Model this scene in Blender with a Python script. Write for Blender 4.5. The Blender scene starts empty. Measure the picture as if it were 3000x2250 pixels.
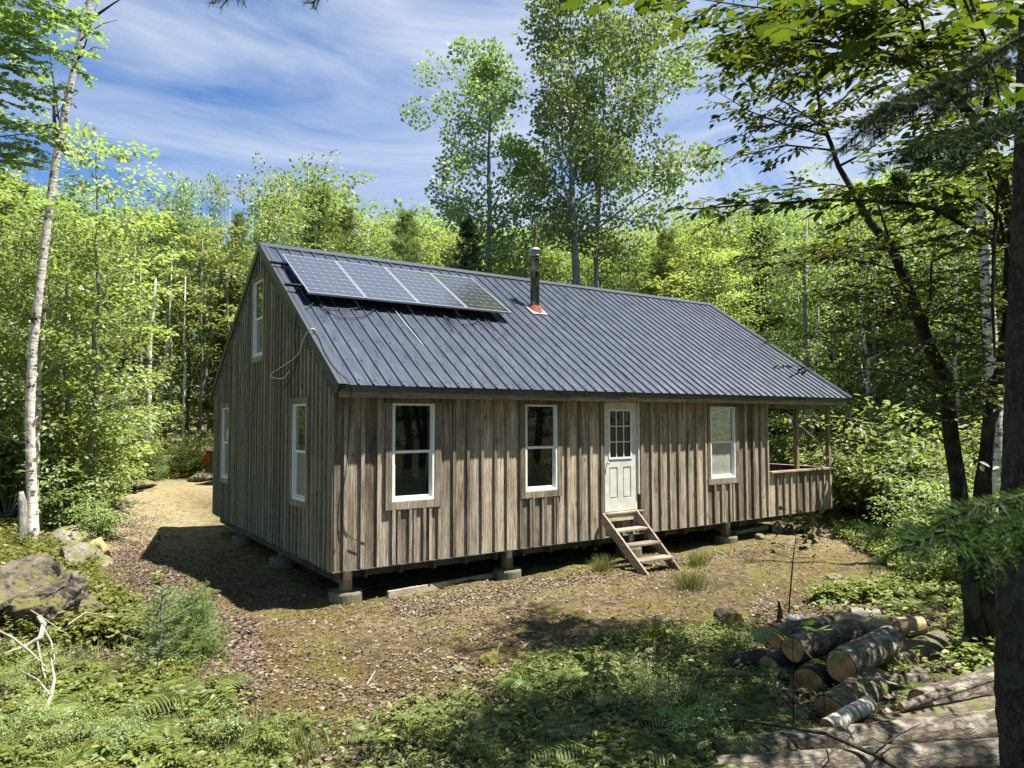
import bpy, math, random
import numpy as np
from mathutils import Vector, Matrix
R = math.radians
SC = bpy.context.scene
COL = SC.collection

# ------------------------------------------------------------------ camera
CAM = np.array([-3.863, -10.419, 2.266]); YAW, PITCH, ROLL, F = 34.398, 2.906, -0.188, 2077.956
_y, _a, _r = np.radians([YAW, PITCH, ROLL])
FW = np.array([math.sin(_y)*math.cos(_a), math.cos(_y)*math.cos(_a), math.sin(_a)])
_rt = np.array([math.cos(_y), -math.sin(_y), 0]); _up = np.cross(_rt, FW)
RT = math.cos(_r)*_rt + math.sin(_r)*_up; UP = -math.sin(_r)*_rt + math.cos(_r)*_up
cd = bpy.data.cameras.new('camera'); co = bpy.data.objects.new('camera', cd); COL.objects.link(co)
co.matrix_world = Matrix(((RT[0], UP[0], -FW[0], CAM[0]), (RT[1], UP[1], -FW[1], CAM[1]), (RT[2], UP[2], -FW[2], CAM[2]), (0, 0, 0, 1)))
cd.sensor_width = 36; cd.lens = F/3000*36; cd.clip_end = 2000; cd.clip_start = 0.05
cd.dof.use_dof = True; cd.dof.focus_distance = 13; cd.dof.aperture_fstop = 5.6
SC.camera = co

# ------------------------------------------------------------------ light
SUND = Vector((0.284, -0.275, 1.0)).normalized()
EL = math.asin(SUND.z); AZ = math.atan2(SUND.x, SUND.y)
w = bpy.data.worlds.new('World'); SC.world = w; w.use_nodes = True
nt = w.node_tree; nt.nodes.clear(); N = nt.nodes.new; Lk = nt.links.new
sky = N('ShaderNodeTexSky'); sky.sky_type = 'NISHITA'; sky.sun_disc = False; sky.sun_elevation = EL; sky.sun_rotation = AZ
sky.air_density = 1.0; sky.dust_density = 0.6; sky.ozone_density = 2.0
bg = N('ShaderNodeBackground'); bg.inputs[1].default_value = 0.15; out = N('ShaderNodeOutputWorld')
tc = N('ShaderNodeTexCoord'); mp = N('ShaderNodeMapping'); mp.inputs['Rotation'].default_value = (0.25, 0.35, R(38)); mp.inputs['Scale'].default_value = (1.1, 3.2, 6.0)
nz = N('ShaderNodeTexNoise'); nz.inputs['Scale'].default_value = 1.5; nz.inputs['Detail'].default_value = 9; nz.inputs['Roughness'].default_value = 0.58; nz.inputs['Distortion'].default_value = 0.9
nz2 = N('ShaderNodeTexNoise'); nz2.inputs['Scale'].default_value = 1.1; nz2.inputs['Detail'].default_value = 3
ad = N('ShaderNodeMath'); ad.operation = 'MULTIPLY_ADD'; ad.inputs[1].default_value = 0.55
cr = N('ShaderNodeValToRGB'); cr.color_ramp.elements[0].position = 0.59; cr.color_ramp.elements[1].position = 1.0
sx = N('ShaderNodeVectorMath'); sx.operation = 'DOT_PRODUCT'; sx.inputs[1].default_value = (0.80, 0.02, 0.0)
sm = N('ShaderNodeMath'); sm.operation = 'ADD'
mx = N('ShaderNodeMixRGB'); mx.inputs[2].default_value = (1.75, 1.95, 2.3, 1)
sc2 = N('ShaderNodeMixRGB'); sc2.blend_type = 'MULTIPLY'; sc2.inputs[0].default_value = 1; sc2.inputs[2].default_value = (0.235, 0.315, 0.41, 1)
Lk(tc.outputs['Generated'], mp.inputs[0]); Lk(mp.outputs[0], nz.inputs[0]); Lk(tc.outputs['Generated'], nz2.inputs[0]); Lk(tc.outputs['Generated'], sx.inputs[0])
Lk(nz2.outputs[0], ad.inputs[0]); Lk(nz.outputs[0], ad.inputs[2]); Lk(ad.outputs[0], sm.inputs[0])
sx2 = N('ShaderNodeMath'); sx2.operation = 'MULTIPLY_ADD'; sx2.inputs[1].default_value = 0.42; sx2.inputs[2].default_value = -0.19; Lk(sx.outputs['Value'], sx2.inputs[0]); Lk(sx2.outputs[0], sm.inputs[1])
Lk(sm.outputs[0], cr.inputs[0]); Lk(cr.outputs[0], mx.inputs[0]); Lk(sky.outputs[0], sc2.inputs[1]); Lk(sc2.outputs[0], mx.inputs[1])
Lk(mx.outputs[0], bg.inputs[0]); Lk(bg.outputs[0], out.inputs[0])
sl = bpy.data.lights.new('sun', 'SUN'); sl.energy = 5.0; sl.angle = R(0.6); sl.color = (1, 0.955, 0.87)
so = bpy.data.objects.new('sun', sl); COL.objects.link(so); so.rotation_euler = SUND.to_track_quat('Z', 'Y').to_euler(); so.location = (0, 0, 30)
SC.view_settings.view_transform = 'Standard'; SC.view_settings.look = 'None'; SC.view_settings.exposure = 1.5; SC.view_settings.gamma = 1
SC.cycles.max_bounces = 9; SC.cycles.diffuse_bounces = 6; SC.cycles.glossy_bounces = 3; SC.cycles.transmission_bounces = 6; SC.cycles.transparent_max_bounces = 6
SC.cycles.caustics_reflective = False; SC.cycles.caustics_refractive = False; SC.cycles.sample_clamp_indirect = 6

# ------------------------------------------------------------------ helpers
def ray(u, v): return FW + RT*(u-1500)/F + UP*(1125-v)/F
def B(u, v, val, axis=2):
    d = ray(u, v); return CAM + d*(val-CAM[axis])/d[axis]
def Pd(u, v, D): return CAM + ray(u, v)*D            # D = depth along the view axis
def sstep(a, b, x):
    t = np.clip((x-a)/(b-a), 0, 1); return t*t*(3-2*t)
def Hh(x, y):
    x = np.asarray(x, float); y = np.asarray(y, float)
    h = -0.5 + 0.03*np.maximum(y-8, 0)
    h = h + 0.03*np.sin(x*1.3+0.4)*np.sin(y*1.1+1) + 0.018*np.sin(x*3.1+y*1.7) + 0.012*np.sin(x*5.3-y*4.1+2) + 0.008*np.sin(x*9.7+y*8.3)
    h = h - 0.06*np.exp(-((x-0.2)**2+(y-.2)**2)/3) - 0.1*sstep(10.5, 13, x)*sstep(-4, 0, y)
    h = h + 0.30*sstep(-2.9, -5.2, x)*sstep(-4, 3, y) + 0.25*sstep(3.6, 5.2, x)*sstep(-5.2, -7, y)*0.4
    far = np.hypot(x-5, y-5); h = h + 0.02*np.maximum(far-45, 0)
    return h
def H(x, y): return float(Hh(x, y))
def G(u, v):
    z = -0.5
    for _ in range(12):
        p = B(u, v, z); z = H(p[0], p[1])
    return np.array([p[0], p[1], z])
def GD(u, D):                                          # on the ground, column u, depth D
    p = CAM + (FW + RT*(u-1500)/F)*D; return np.array([p[0], p[1], H(p[0], p[1])])
def proj(X):
    d = np.asarray(X)-CAM; z = d@FW
    return 1500+F*(d@RT)/z, 1125-F*(d@UP)/z, z

class MB:
    def __init__(s): s.V = []; s.F = []; s.A = []
    def v(s, pts, a=0.5):
        b = len(s.V); s.V += [tuple(map(float, p)) for p in pts]; s.A += [a]*len(pts); return b
    def face(s, pts, a=0.5): b = s.v(pts, a); s.F.append(tuple(range(b, b+len(pts))))
    def hexa(s, c, a=0.5):                             # 8 corners: bottom 4 ccw, top 4 ccw
        b = s.v(c, a)
        for f in ((3, 2, 1, 0), (4, 5, 6, 7), (0, 1, 5, 4), (1, 2, 6, 5), (2, 3, 7, 6), (3, 0, 4, 7)): s.F.append(tuple(b+i for i in f))
    def box(s, x0, x1, y0, y1, z0, z1, a=0.5):
        s.hexa([(x0, y0, z0), (x1, y0, z0), (x1, y1, z0), (x0, y1, z0), (x0, y0, z1), (x1, y0, z1), (x1, y1, z1), (x0, y1, z1)], a)
    def beam(s, p, q, wd, ht, up=(0, 0, 1), a=0.5):
        p = Vector(p); q = Vector(q); d = (q-p).normalized(); sd = d.cross(Vector(up)).normalized()*wd/2; u = sd.cross(d).normalized()*ht/2
        s.hexa([p-sd-u, p+sd-u, q+sd-u, q-sd-u, p-sd+u, p+sd+u, q+sd+u, q-sd+u], a)
    def tube(s, pts, rad, n=8, cap=True, a=0.5, jit=0, rng=None, squash=None):
        pts = [Vector(p) for p in pts]; m = len(pts); b = len(s.V); ref = None
        for i, p in enumerate(pts):
            d = (pts[min(i+1, m-1)]-pts[max(i-1, 0)])
            d = d.normalized() if d.length > 1e-9 else Vector((0, 0, 1))
            if ref is None: ref = d.orthogonal().normalized()
            ref = (ref-d*ref.dot(d)); ref = ref.normalized() if ref.length > 1e-6 else d.orthogonal().normalized()
            bi = d.cross(ref); r = rad[i] if hasattr(rad, '__len__') else rad
            for k in range(n):
                t = 2*math.pi*k/n; rr = r*(1+(rng.uniform(-jit, jit) if jit else 0))
                s.V.append(tuple(p+ref*math.cos(t)*rr+bi*math.sin(t)*rr)); s.A.append(a)
        for i in range(m-1):
            for k in range(n):
                s.F.append((b+i*n+k, b+i*n+(k+1) % n, b+(i+1)*n+(k+1) % n, b+(i+1)*n+k))
        if cap: s.F.append(tuple(b+k for k in range(n-1, -1, -1))); s.F.append(tuple(b+(m-1)*n+k for k in range(n)))
    def lathe(s, prof, n=16, c=(0, 0), a=0.5):
        b = len(s.V); m = len(prof)
        for r, z in prof:
            for k in range(n):
                t = 2*math.pi*k/n; s.V.append((c[0]+r*math.cos(t), c[1]+r*math.sin(t), z)); s.A.append(a)
        for i in range(m-1):
            for k in range(n): s.F.append((b+i*n+k, b+i*n+(k+1) % n, b+(i+1)*n+(k+1) % n, b+(i+1)*n+k))
        s.F.append(tuple(b+k for k in range(n-1, -1, -1))); s.F.append(tuple(b+(m-1)*n+k for k in range(n)))
    def mesh(s, name, smooth=False):
        me = bpy.data.meshes.new(name); me.from_pydata(s.V, [], s.F); 
        at = me.attributes.new('rnd', 'FLOAT', 'POINT'); at.data.foreach_set('value', np.array(s.A, np.float32))
        if smooth: me.polygons.foreach_set('use_smooth', [True]*len(me.polygons))
        me.update(); return me
    def obj(s, name, mat, parent=None, smooth=False, bevel=0):
        o = bpy.data.objects.new(name, s.mesh(name, smooth)); COL.objects.link(o)
        o.data.materials.append(mat); o.parent = parent
        if bevel:
            m = o.modifiers.new('bevel', 'BEVEL'); m.width = bevel; m.segments = 2; m.limit_method = 'ANGLE'
        return o

def np_mesh(name, V, T, rnd, smooth=False):
    """V (N,k,3) vertices of N copies, T list of faces (same length) of one copy"""
    n, k = V.shape[:2]; fl = len(T[0]); T = np.array(T, np.int32)
    idx = (T[None]+(np.arange(n, dtype=np.int32)*k)[:, None, None]).reshape(-1)
    nf = n*len(T)
    me = bpy.data.meshes.new(name); me.vertices.add(n*k); me.vertices.foreach_set('co', V.reshape(-1).astype(np.float32))
    me.loops.add(len(idx)); me.loops.foreach_set('vertex_index', idx)
    me.polygons.add(nf); me.polygons.foreach_set('loop_start', np.arange(nf, dtype=np.int32)*fl)
    at = me.attributes.new('rnd', 'FLOAT', 'POINT'); at.data.foreach_set('value', np.repeat(rnd, k).astype(np.float32))
    me.update(calc_edges=True); return me
def norm(a): return a/np.maximum(np.linalg.norm(a, axis=-1, keepdims=True), 1e-9)
# leaf outlines: x width, y length, z out of plane
T_DIA = (np.array([(0, 0, 0), (.33, .45, .05), (0, 1, -.06), (-.33, .45, .05)]), [(0, 1, 2, 3)])
T_PIN = (np.array([(-.03, 0, 0), (.03, 0, 0), (.052, .3, .02), (-.052, .3, .02), (.036, .68, 0), (-.036, .68, 0), (.008, 1, -.12), (-.008, 1, -.12)]), [(0, 1, 2, 3), (3, 2, 4, 5), (5, 4, 6, 7)])
T_RND = (np.array([(0, 0, 0), (.42, .3, .05), (.38, .75, .03), (0, 1, 0), (-.38, .75, .03), (-.42, .3, .05)]), [(0, 1, 2, 3), (0, 3, 4, 5)])
T_ELL = (np.array([(0, 0, 0), (.25, .3, .05), (.2, .68, .03), (0, 1, -.1), (-.2, .68, .03), (-.25, .3, .05)]), [(0, 1, 2, 3), (0, 3, 4, 5)])
T_NDL = (np.array([(-.05, 0, 0), (.05, 0, 0), (.03, 1, 0), (-.03, 1, 0)]), [(0, 1, 2, 3)])
_mp = [(0, 0), (.2, .1), (.5, .12), (.33, .32), (.56, .52), (.27, .56), (.2, .72), (0, 1), (-.2, .72), (-.27, .56), (-.56, .52), (-.33, .32), (-.5, .12), (-.2, .1)]
T_MAP = (np.array([(x, y, -.12*abs(x)) for x, y in _mp]), [(0, 1, 2, 3), (0, 3, 4, 5), (0, 5, 6, 7), (0, 7, 8, 9), (0, 9, 10, 11), (0, 11, 12, 13)])
def leaf_verts(c, d, n, s, T):
    d = norm(d); w_ = norm(np.cross(d, n)); n = np.cross(w_, d)
    P = T[0]; s = np.asarray(s).reshape(-1, 1, 1)
    return c[:, None]+s*(P[None, :, 0:1]*w_[:, None]+P[None, :, 1:2]*d[:, None]+P[None, :, 2:3]*n[:, None])
def leaves(name, c, d, n, s, T, mat, parent, rng, rnd=None):
    if rnd is None: rnd = rng.random(len(c))
    o = bpy.data.objects.new(name, np_mesh(name, leaf_verts(c, d, n, s, T), T[1], rnd)); COL.objects.link(o)
    o.data.materials.append(mat); o.parent = parent; return o

def empty(name, label, cat, loc=(0, 0, 0), rz=0, group=None):
    o = bpy.data.objects.new(name, None); COL.objects.link(o); o.location = loc; o.rotation_euler = (0, 0, rz); o.empty_display_size = .2
    return tag(o, label, cat, group)
def tag(o, label, cat, group=None, kind=None):
    if label: o['label'] = label
    if cat: o['category'] = cat
    if group: o['group'] = group
    if kind: o['kind'] = kind
    return o
def struct(o): o['kind'] = 'structure'; return o
KIDS = {}
def kids(o):
    return [c for c in bpy.data.objects if c.parent == o]
def copy_thing(root, loc, rz=0, sc=1, label=None, group=None, tree=None):
    if root.name not in KIDS: KIDS[root.name] = [(c, kids(c)) for c in kids(root)]
    r = root.copy(); COL.objects.link(r); r.location = loc; r.rotation_euler = (0, 0, rz); r.scale = (sc, sc, sc) if not hasattr(sc, '__len__') else sc
    if label: r['label'] = label
    if group: r['group'] = group
    for c, gs in KIDS[root.name]:
        k = c.copy(); COL.objects.link(k); k.parent = r
        for g in gs: q = g.copy(); COL.objects.link(q); q.parent = k
    return r

# ------------------------------------------------------------------ materials
def mat_new(name):
    m = bpy.data.materials.new(name); m.use_nodes = True; t = m.node_tree; t.nodes.clear()
    return m, t.nodes.new, t.links.new
def ramp(N, cols, pos=None):
    r = N('ShaderNodeValToRGB'); e = r.color_ramp.elements
    pos = pos or [i/(len(cols)-1) for i in range(len(cols))]
    while len(e) < len(cols): e.new(0.5)
    for i, (c, p) in enumerate(zip(cols, pos)): e[i].position = p; e[i].color = (*c, 1)
    return r
def coords(N, L, scale=(1, 1, 1), kind='Object'):
    tc = N('ShaderNodeTexCoord'); mp = N('ShaderNodeMapping'); mp.inputs['Scale'].default_value = scale; L(tc.outputs[kind], mp.inputs[0]); return mp
def noise(N, L, mp, sc, det=4, ro=.55, dist=0):
    n = N('ShaderNodeTexNoise'); n.inputs['Scale'].default_value = sc; n.inputs['Detail'].default_value = det; n.inputs['Roughness'].default_value = ro; n.inputs['Distortion'].default_value = dist
    if mp: L(mp.outputs[0], n.inputs['Vector'])
    return n
def mixc(N, L, a, b, f, mode='MIX'):
    m = N('ShaderNodeMixRGB'); m.blend_type = mode
    for i, x in ((0, f), (1, a), (2, b)):
        if hasattr(x, 'links') or hasattr(x, 'is_linked'): L(x, m.inputs[i])
        elif hasattr(x, '__len__'): m.inputs[i].default_value = (*x, 1)
        else: m.inputs[i].default_value = x
    return m.outputs[0]
def finish(N, L, col, rough=.8, bump=None, bs=.3, bd=.01, metal=0, spec=.5, coat=0):
    p = N('ShaderNodeBsdfPrincipled'); o = N('ShaderNodeOutputMaterial')
    if hasattr(col, '__len__') and not hasattr(col, 'is_linked'): p.inputs['Base Color'].default_value = (*col, 1)
    else: L(col, p.inputs['Base Color'])
    if hasattr(rough, 'is_linked'): L(rough, p.inputs['Roughness'])
    else: p.inputs['Roughness'].default_value = rough
    p.inputs['Metallic'].default_value = metal; p.inputs['Specular IOR Level'].default_value = spec; p.inputs['Coat Weight'].default_value = coat
    if bump is not None:
        b = N('ShaderNodeBump'); b.inputs['Strength'].default_value = bs; b.inputs['Distance'].default_value = bd; L(bump, b.inputs['Height']); L(b.outputs[0], p.inputs['Normal'])
    L(p.outputs[0], o.inputs[0]); return p
def rndattr(N):
    a = N('ShaderNodeAttribute'); a.attribute_name = 'rnd'; return a.outputs['Fac']

def m_leaf(name, c1, c2, c3, trans=0.5, gloss=0.03, tcol=(1.3, 1.38, .65), rough=.5):
    m, N, L = mat_new(name)
    r = ramp(N, [c1, c2, c3], [0, .55, 1]); L(rndattr(N), r.inputs[0])
    oi = N('ShaderNodeObjectInfo'); hs = N('ShaderNodeHueSaturation'); L(r.outputs[0], hs.inputs['Color'])
    a = N('ShaderNodeMapRange'); a.inputs[3].default_value = .478; a.inputs[4].default_value = .51; L(oi.outputs['Random'], a.inputs[0]); L(a.outputs[0], hs.inputs['Hue'])
    b = N('ShaderNodeMapRange'); b.inputs[3].default_value = .8; b.inputs[4].default_value = 1.2; L(oi.outputs['Random'], b.inputs[0]); L(b.outputs[0], hs.inputs['Value'])
    d = N('ShaderNodeBsdfDiffuse'); L(hs.outputs[0], d.inputs[0])
    t = N('ShaderNodeBsdfTranslucent'); L(mixc(N, L, hs.outputs[0], tcol, 1.0, 'MULTIPLY'), t.inputs[0])
    g = N('ShaderNodeBsdfGlossy'); g.inputs['Roughness'].default_value = rough; g.inputs[0].default_value = (1, 1, 1, 1)
    m1 = N('ShaderNodeMixShader'); m1.inputs[0].default_value = trans; L(d.outputs[0], m1.inputs[1]); L(t.outputs[0], m1.inputs[2])
    m2 = N('ShaderNodeMixShader'); m2.inputs[0].default_value = gloss; L(m1.outputs[0], m2.inputs[1]); L(g.outputs[0], m2.inputs[2])
    o = N('ShaderNodeOutputMaterial'); L(m2.outputs[0], o.inputs[0]); return m
M = {}
M['leaf_bright'] = m_leaf('leaf_bright', (.145, .21, .075), (.21, .285, .105), (.31, .37, .17))
M['leaf_yellow'] = m_leaf('leaf_yellow', (.185, .24, .08), (.255, .31, .11), (.36, .39, .18))
M['leaf_aspen'] = m_leaf('leaf_aspen', (.14, .205, .085), (.205, .28, .12), (.31, .38, .19), gloss=.04, trans=.42)
M['leaf_dark'] = m_leaf('leaf_dark', (.035, .062, .014), (.055, .088, .02), (.11, .14, .032), trans=.48, tcol=(1.5, 1.5, .4))
M['leaf_ground'] = m_leaf('leaf_ground', (.09, .12, .024), (.145, .175, .035), (.245, .26, .065), trans=.35)
M['leaf_fern'] = m_leaf('leaf_fern', (.075, .11, .022), (.125, .165, .036), (.20, .235, .065), trans=.4)
M['needle'] = m_leaf('needle', (.12, .175, .06), (.18, .24, .08), (.25, .30, .11), trans=.35, gloss=.012)
M['needle_dark'] = m_leaf('needle_dark', (.012, .022, .012), (.02, .036, .016), (.035, .055, .022), trans=.2, gloss=.008)
M['litter'] = m_leaf('litter', (.07, .05, .032), (.15, .112, .072), (.31, .26, .19), trans=.12, gloss=.02, tcol=(1.2, .9, .6))
M['grass'] = m_leaf('grass', (.09, .13, .035), (.16, .19, .06), (.28, .27, .11), trans=.35)

def m_bark(name, c1, c2, scale=14, stretch=.25, bs=.8, patch=None, bd=.03):
    m, N, L = mat_new(name); mp = coords(N, L, (1, 1, stretch))
    v = N('ShaderNodeTexVoronoi'); v.feature = 'DISTANCE_TO_EDGE'; v.inputs['Scale'].default_value = scale
    n = noise(N, L, mp, scale*.8, 6, .65, .6); L(mixc(N, L, mp.outputs[0], n.outputs['Color'], .12), v.inputs['Vector'])
    r = ramp(N, [c1, c2], [0.0, .22]); L(v.outputs['Distance'], r.inputs[0])
    col = mixc(N, L, r.outputs[0], mixc(N, L, c1, c2, n.outputs[0]), .5)
    if patch:
        n2 = noise(N, L, coords(N, L), 5, 5); r2 = ramp(N, [(0, 0, 0), (1, 1, 1)], [.50, .62]); L(n2.outputs[0], r2.inputs[0]); col = mixc(N, L, col, patch, r2.outputs[0])
    h = N('ShaderNodeMath'); h.operation = 'MULTIPLY_ADD'; L(n.outputs[0], h.inputs[0]); h.inputs[1].default_value = .5; L(r.outputs[0], h.inputs[2])
    finish(N, L, col, .9, h.outputs[0], bs, bd, spec=.2); return m
M['bark_grey'] = m_bark('bark_grey', (.12, .11, .09), (.34, .325, .28))
M['bark_dark'] = m_bark('bark_dark', (.010, .009, .007), (.038, .034, .025), patch=(.055, .058, .036))
M['bark_spruce'] = m_bark('bark_spruce', (.010, .008, .006), (.10, .085, .065), scale=24, stretch=.4, patch=(.07, .072, .05), bd=.06, bs=1)
M['bark_log'] = m_bark('bark_log', (.022, .016, .012), (.21, .175, .135), scale=17, stretch=.45, bs=1, bd=.05, patch=(.27, .245, .2))
M['bark_mossy'] = m_bark('bark_mossy', (.05, .038, .025), (.18, .15, .11), scale=16, stretch=.4, bs=1, patch=(.11, .13, .035))
M['deadwood'] = m_bark('deadwood', (.22, .18, .14), (.42, .38, .32), scale=20, stretch=.1, bs=.4)
def m_birch(name, dark=.5):
    m, N, L = mat_new(name); mp = coords(N, L, (1.2, 1.2, 11)); n = noise(N, L, mp, 2.2, 5, .6, .3)
    r = ramp(N, [(.05, .035, .025), (.46, .41, .34), (.78, .75, .68)], [dark-.14, dark-.04, dark+.10]); L(n.outputs[0], r.inputs[0])
    n2 = noise(N, L, coords(N, L), 3.2, 6, .7); r2 = ramp(N, [(0, 0, 0), (1, 1, 1)], [.54, .60]); L(n2.outputs[0], r2.inputs[0])
    col = mixc(N, L, r.outputs[0], (.05, .038, .03), r2.outputs[0])
    n3 = noise(N, L, coords(N, L), 9, 6, .7)
    col = mixc(N, L, col, (.45, .36, .28), mixc(N, L, (0, 0, 0), (.22, .22, .22), n3.outputs[0]))
    finish(N, L, col, .7, n3.outputs[0], .7, .03, spec=.3); return m
M['birch'] = m_birch('birch', .44)
M['birch_log'] = m_birch('birch_log', .50)

def m_wood(name, dark, mid, light, axis='z', seed=0, rough=.85, knots=True, green=None):
    m, N, L = mat_new(name); lo = 1.0; hi = 26
    sc = {'z': (hi, hi, lo), 'x': (lo, hi, hi), 'y': (hi, lo, hi)}[axis]
    mp = coords(N, L, sc); ra = rndattr(N)
    cb = N('ShaderNodeCombineXYZ')
    for i in range(3):
        q = N('ShaderNodeMath'); q.operation = 'MULTIPLY'; q.inputs[1].default_value = 37.3+11*i+seed; L(ra, q.inputs[0]); L(q.outputs[0], cb.inputs[i])
    va = N('ShaderNodeVectorMath'); L(mp.outputs[0], va.inputs[0]); L(cb.outputs[0], va.inputs[1])
    n = noise(N, L, None, 1.0, 6, .62, .8); L(va.outputs[0], n.inputs['Vector'])
    n2 = noise(N, L, None, 6.0, 3, .6, .2); L(va.outputs[0], n2.inputs['Vector'])
    mpb = coords(N, L, (1.2, 1.2, 1.2) if axis != 'z' else (2.2, 2.2, .9)); vb = N('ShaderNodeVectorMath'); L(mpb.outputs[0], vb.inputs[0]); L(cb.outputs[0], vb.inputs[1])
    n3 = noise(N, L, None, 1.4, 4, .6); L(vb.outputs[0], n3.inputs['Vector'])
    r = ramp(N, [dark, mid, light], [.3, .5, .72]); L(n.outputs[0], r.inputs[0])
    fine = ramp(N, [(.30, .27, .25), (1, 1, 1)], [.36, .52]); L(n2.outputs[0], fine.inputs[0])
    col = mixc(N, L, r.outputs[0], fine.outputs[0], .7, 'MULTIPLY')
    big = ramp(N, [(.55, .5, .46), (1.0, 1.0, 1.0), (1.25, 1.22, 1.18)], [.3, .5, .7]); L(n3.outputs[0], big.inputs[0])
    col = mixc(N, L, col, big.outputs[0], .9, 'MULTIPLY')
    pr = ramp(N, [(.48, .46, .44), (.95, .95, .95), (1.3, 1.26, 1.2)], [0, .5, 1]); L(ra, pr.inputs[0]); col = mixc(N, L, col, pr.outputs[0], 1, 'MULTIPLY')
    if knots:
        v = N('ShaderNodeTexVoronoi'); v.inputs['Scale'].default_value = 1.0
        mk = coords(N, L, {'z': (7, 7, 2.2), 'x': (2.2, 7, 7), 'y': (7, 2.2, 7)}[axis]); vk = N('ShaderNodeVectorMath'); L(mk.outputs[0], vk.inputs[0]); L(cb.outputs[0], vk.inputs[1]); L(vk.outputs[0], v.inputs['Vector'])
        kr = ramp(N, [(.25, .17, .12), (.8, .7, .6), (1, 1, 1)], [.05, .1, .16]); L(v.outputs['Distance'], kr.inputs[0]); col = mixc(N, L, col, kr.outputs[0], 1, 'MULTIPLY')
    if green: col = mixc(N, L, col, green, .35)
    finish(N, L, col, rough, n2.outputs[0], .35, .004, spec=.25); return m
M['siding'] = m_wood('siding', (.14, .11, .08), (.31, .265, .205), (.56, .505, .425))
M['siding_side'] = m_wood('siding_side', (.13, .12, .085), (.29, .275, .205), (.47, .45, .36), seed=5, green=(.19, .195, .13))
M['trim_x'] = m_wood('trim_x', (.15, .12, .09), (.25, .22, .175), (.38, .34, .29), axis='x', knots=False)
M['trim_z'] = m_wood('trim_z', (.15, .12, .085), (.24, .205, .16), (.36, .32, .27), axis='z', knots=False)
M['trim_dark'] = m_wood('trim_dark', (.06, .06, .05), (.10, .105, .09), (.17, .17, .15), axis='y', knots=False)
M['new_wood'] = m_wood('new_wood', (.26, .19, .13), (.38, .3, .22), (.52, .43, .33), axis='x', knots=False)
M['post_wood'] = m_wood('post_wood', (.15, .11, .07), (.26, .2, .13), (.38, .31, .22), axis='z', knots=False)
M['step_wood'] = m_wood('step_wood', (.22, .18, .13), (.36, .31, .24), (.5, .45, .37), axis='x')
M['step_string'] = m_wood('step_string', (.18, .14, .10), (.31, .26, .2), (.45, .4, .33), axis='y')
M['cut_wood'] = None
def m_cut():
    m, N, L = mat_new('cut_wood'); mp = coords(N, L); w_ = N('ShaderNodeTexWave'); w_.wave_type = 'RINGS'; w_.rings_direction = 'Z'; w_.inputs['Scale'].default_value = 16; w_.inputs['Distortion'].default_value = 3.5; w_.inputs['Detail'].default_value = 3; w_.inputs['Detail Scale'].default_value = 2; L(mp.outputs[0], w_.inputs[0])
    r = ramp(N, [(.36, .14, .04), (.62, .29, .10), (.72, .42, .19)], [0, .5, 1]); L(w_.outputs[0], r.inputs[0])
    n = noise(N, L, mp, 6, 5); rr = ramp(N, [(.35, .3, .28), (1, 1, 1)], [.35, .6]); L(n.outputs[0], rr.inputs[0])
    finish(N, L, mixc(N, L, r.outputs[0], rr.outputs[0], .9, 'MULTIPLY'), .85, w_.outputs[0], .3, .004); return m
M['cut_wood'] = m_cut()
def m_plain(name, col, rough=.5, metal=0, spec=.5, nscale=0, namt=.15, bs=.1, coat=0):
    m, N, L = mat_new(name)
    if nscale:
        n = noise(N, L, coords(N, L), nscale, 5); r = ramp(N, [tuple(c*(1-namt*2) for c in col), tuple(min(1, c*(1+namt)) for c in col)], [.3, .7]); L(n.outputs[0], r.inputs[0])
        finish(N, L, r.outputs[0], rough, n.outputs[0], bs, .004, metal, spec, coat)
    else: finish(N, L, col, rough, None, metal=metal, spec=spec, coat=coat)
    return m
M['white'] = m_plain('white_vinyl', (.74, .76, .74), .45, nscale=5, namt=.05)
M['door_white'] = m_plain('door_white', (.60, .60, .55), .5, nscale=4, namt=.1)
M['black'] = m_plain('black_rubber', (.012, .012, .014), .5)
M['dark'] = m_plain('dark_inside', (.01, .01, .01), .9)
M['alu'] = m_plain('aluminium', (.62, .63, .65), .35, 1)
M['steel'] = m_plain('galvanised_steel', (.45, .45, .43), .5, 1, nscale=8)
M['mirror'] = m_plain('polished_pipe', (.22, .22, .17), .12, 1, nscale=6, namt=.08, bs=.08)
M['silicone'] = m_plain('red_flashing', (.42, .10, .045), .6)
M['concrete'] = m_plain('concrete', (.17, .15, .10), .9, nscale=14, namt=.22, bs=.5)
M['cable_white'] = m_plain('white_cable', (.6, .6, .52), .5)
M['rail'] = m_plain('black_rail', (.02, .02, .024), .4, .6)
M['foam'] = m_plain('pale_board', (.52, .52, .44), .7, nscale=6)
def m_glass(name, col=(.006, .008, .006), wav=.25, rough=.02, bright=.5):
    m, N, L = mat_new(name); n = noise(N, L, coords(N, L, (1, 1, 9)), 1.4, 2)
    p = finish(N, L, col, rough, n.outputs[0], wav, .012, spec=bright); return m
M['glass'] = m_glass('window_glass', wav=.05)
M['glass_wavy'] = m_glass('reflecting_glass', (.26, .28, .25), wav=.5, bright=1.0)
for _n in M['glass_wavy'].node_tree.nodes:
    if _n.type == 'BSDF_PRINCIPLED': _n.inputs['Metallic'].default_value = .85
M['screen'] = m_plain('insect_screen', (.20, .21, .17), .5, spec=.4)
M['screen_light'] = m_plain('pale_blind', (.33, .33, .28), .45, spec=.5, nscale=3)
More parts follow.
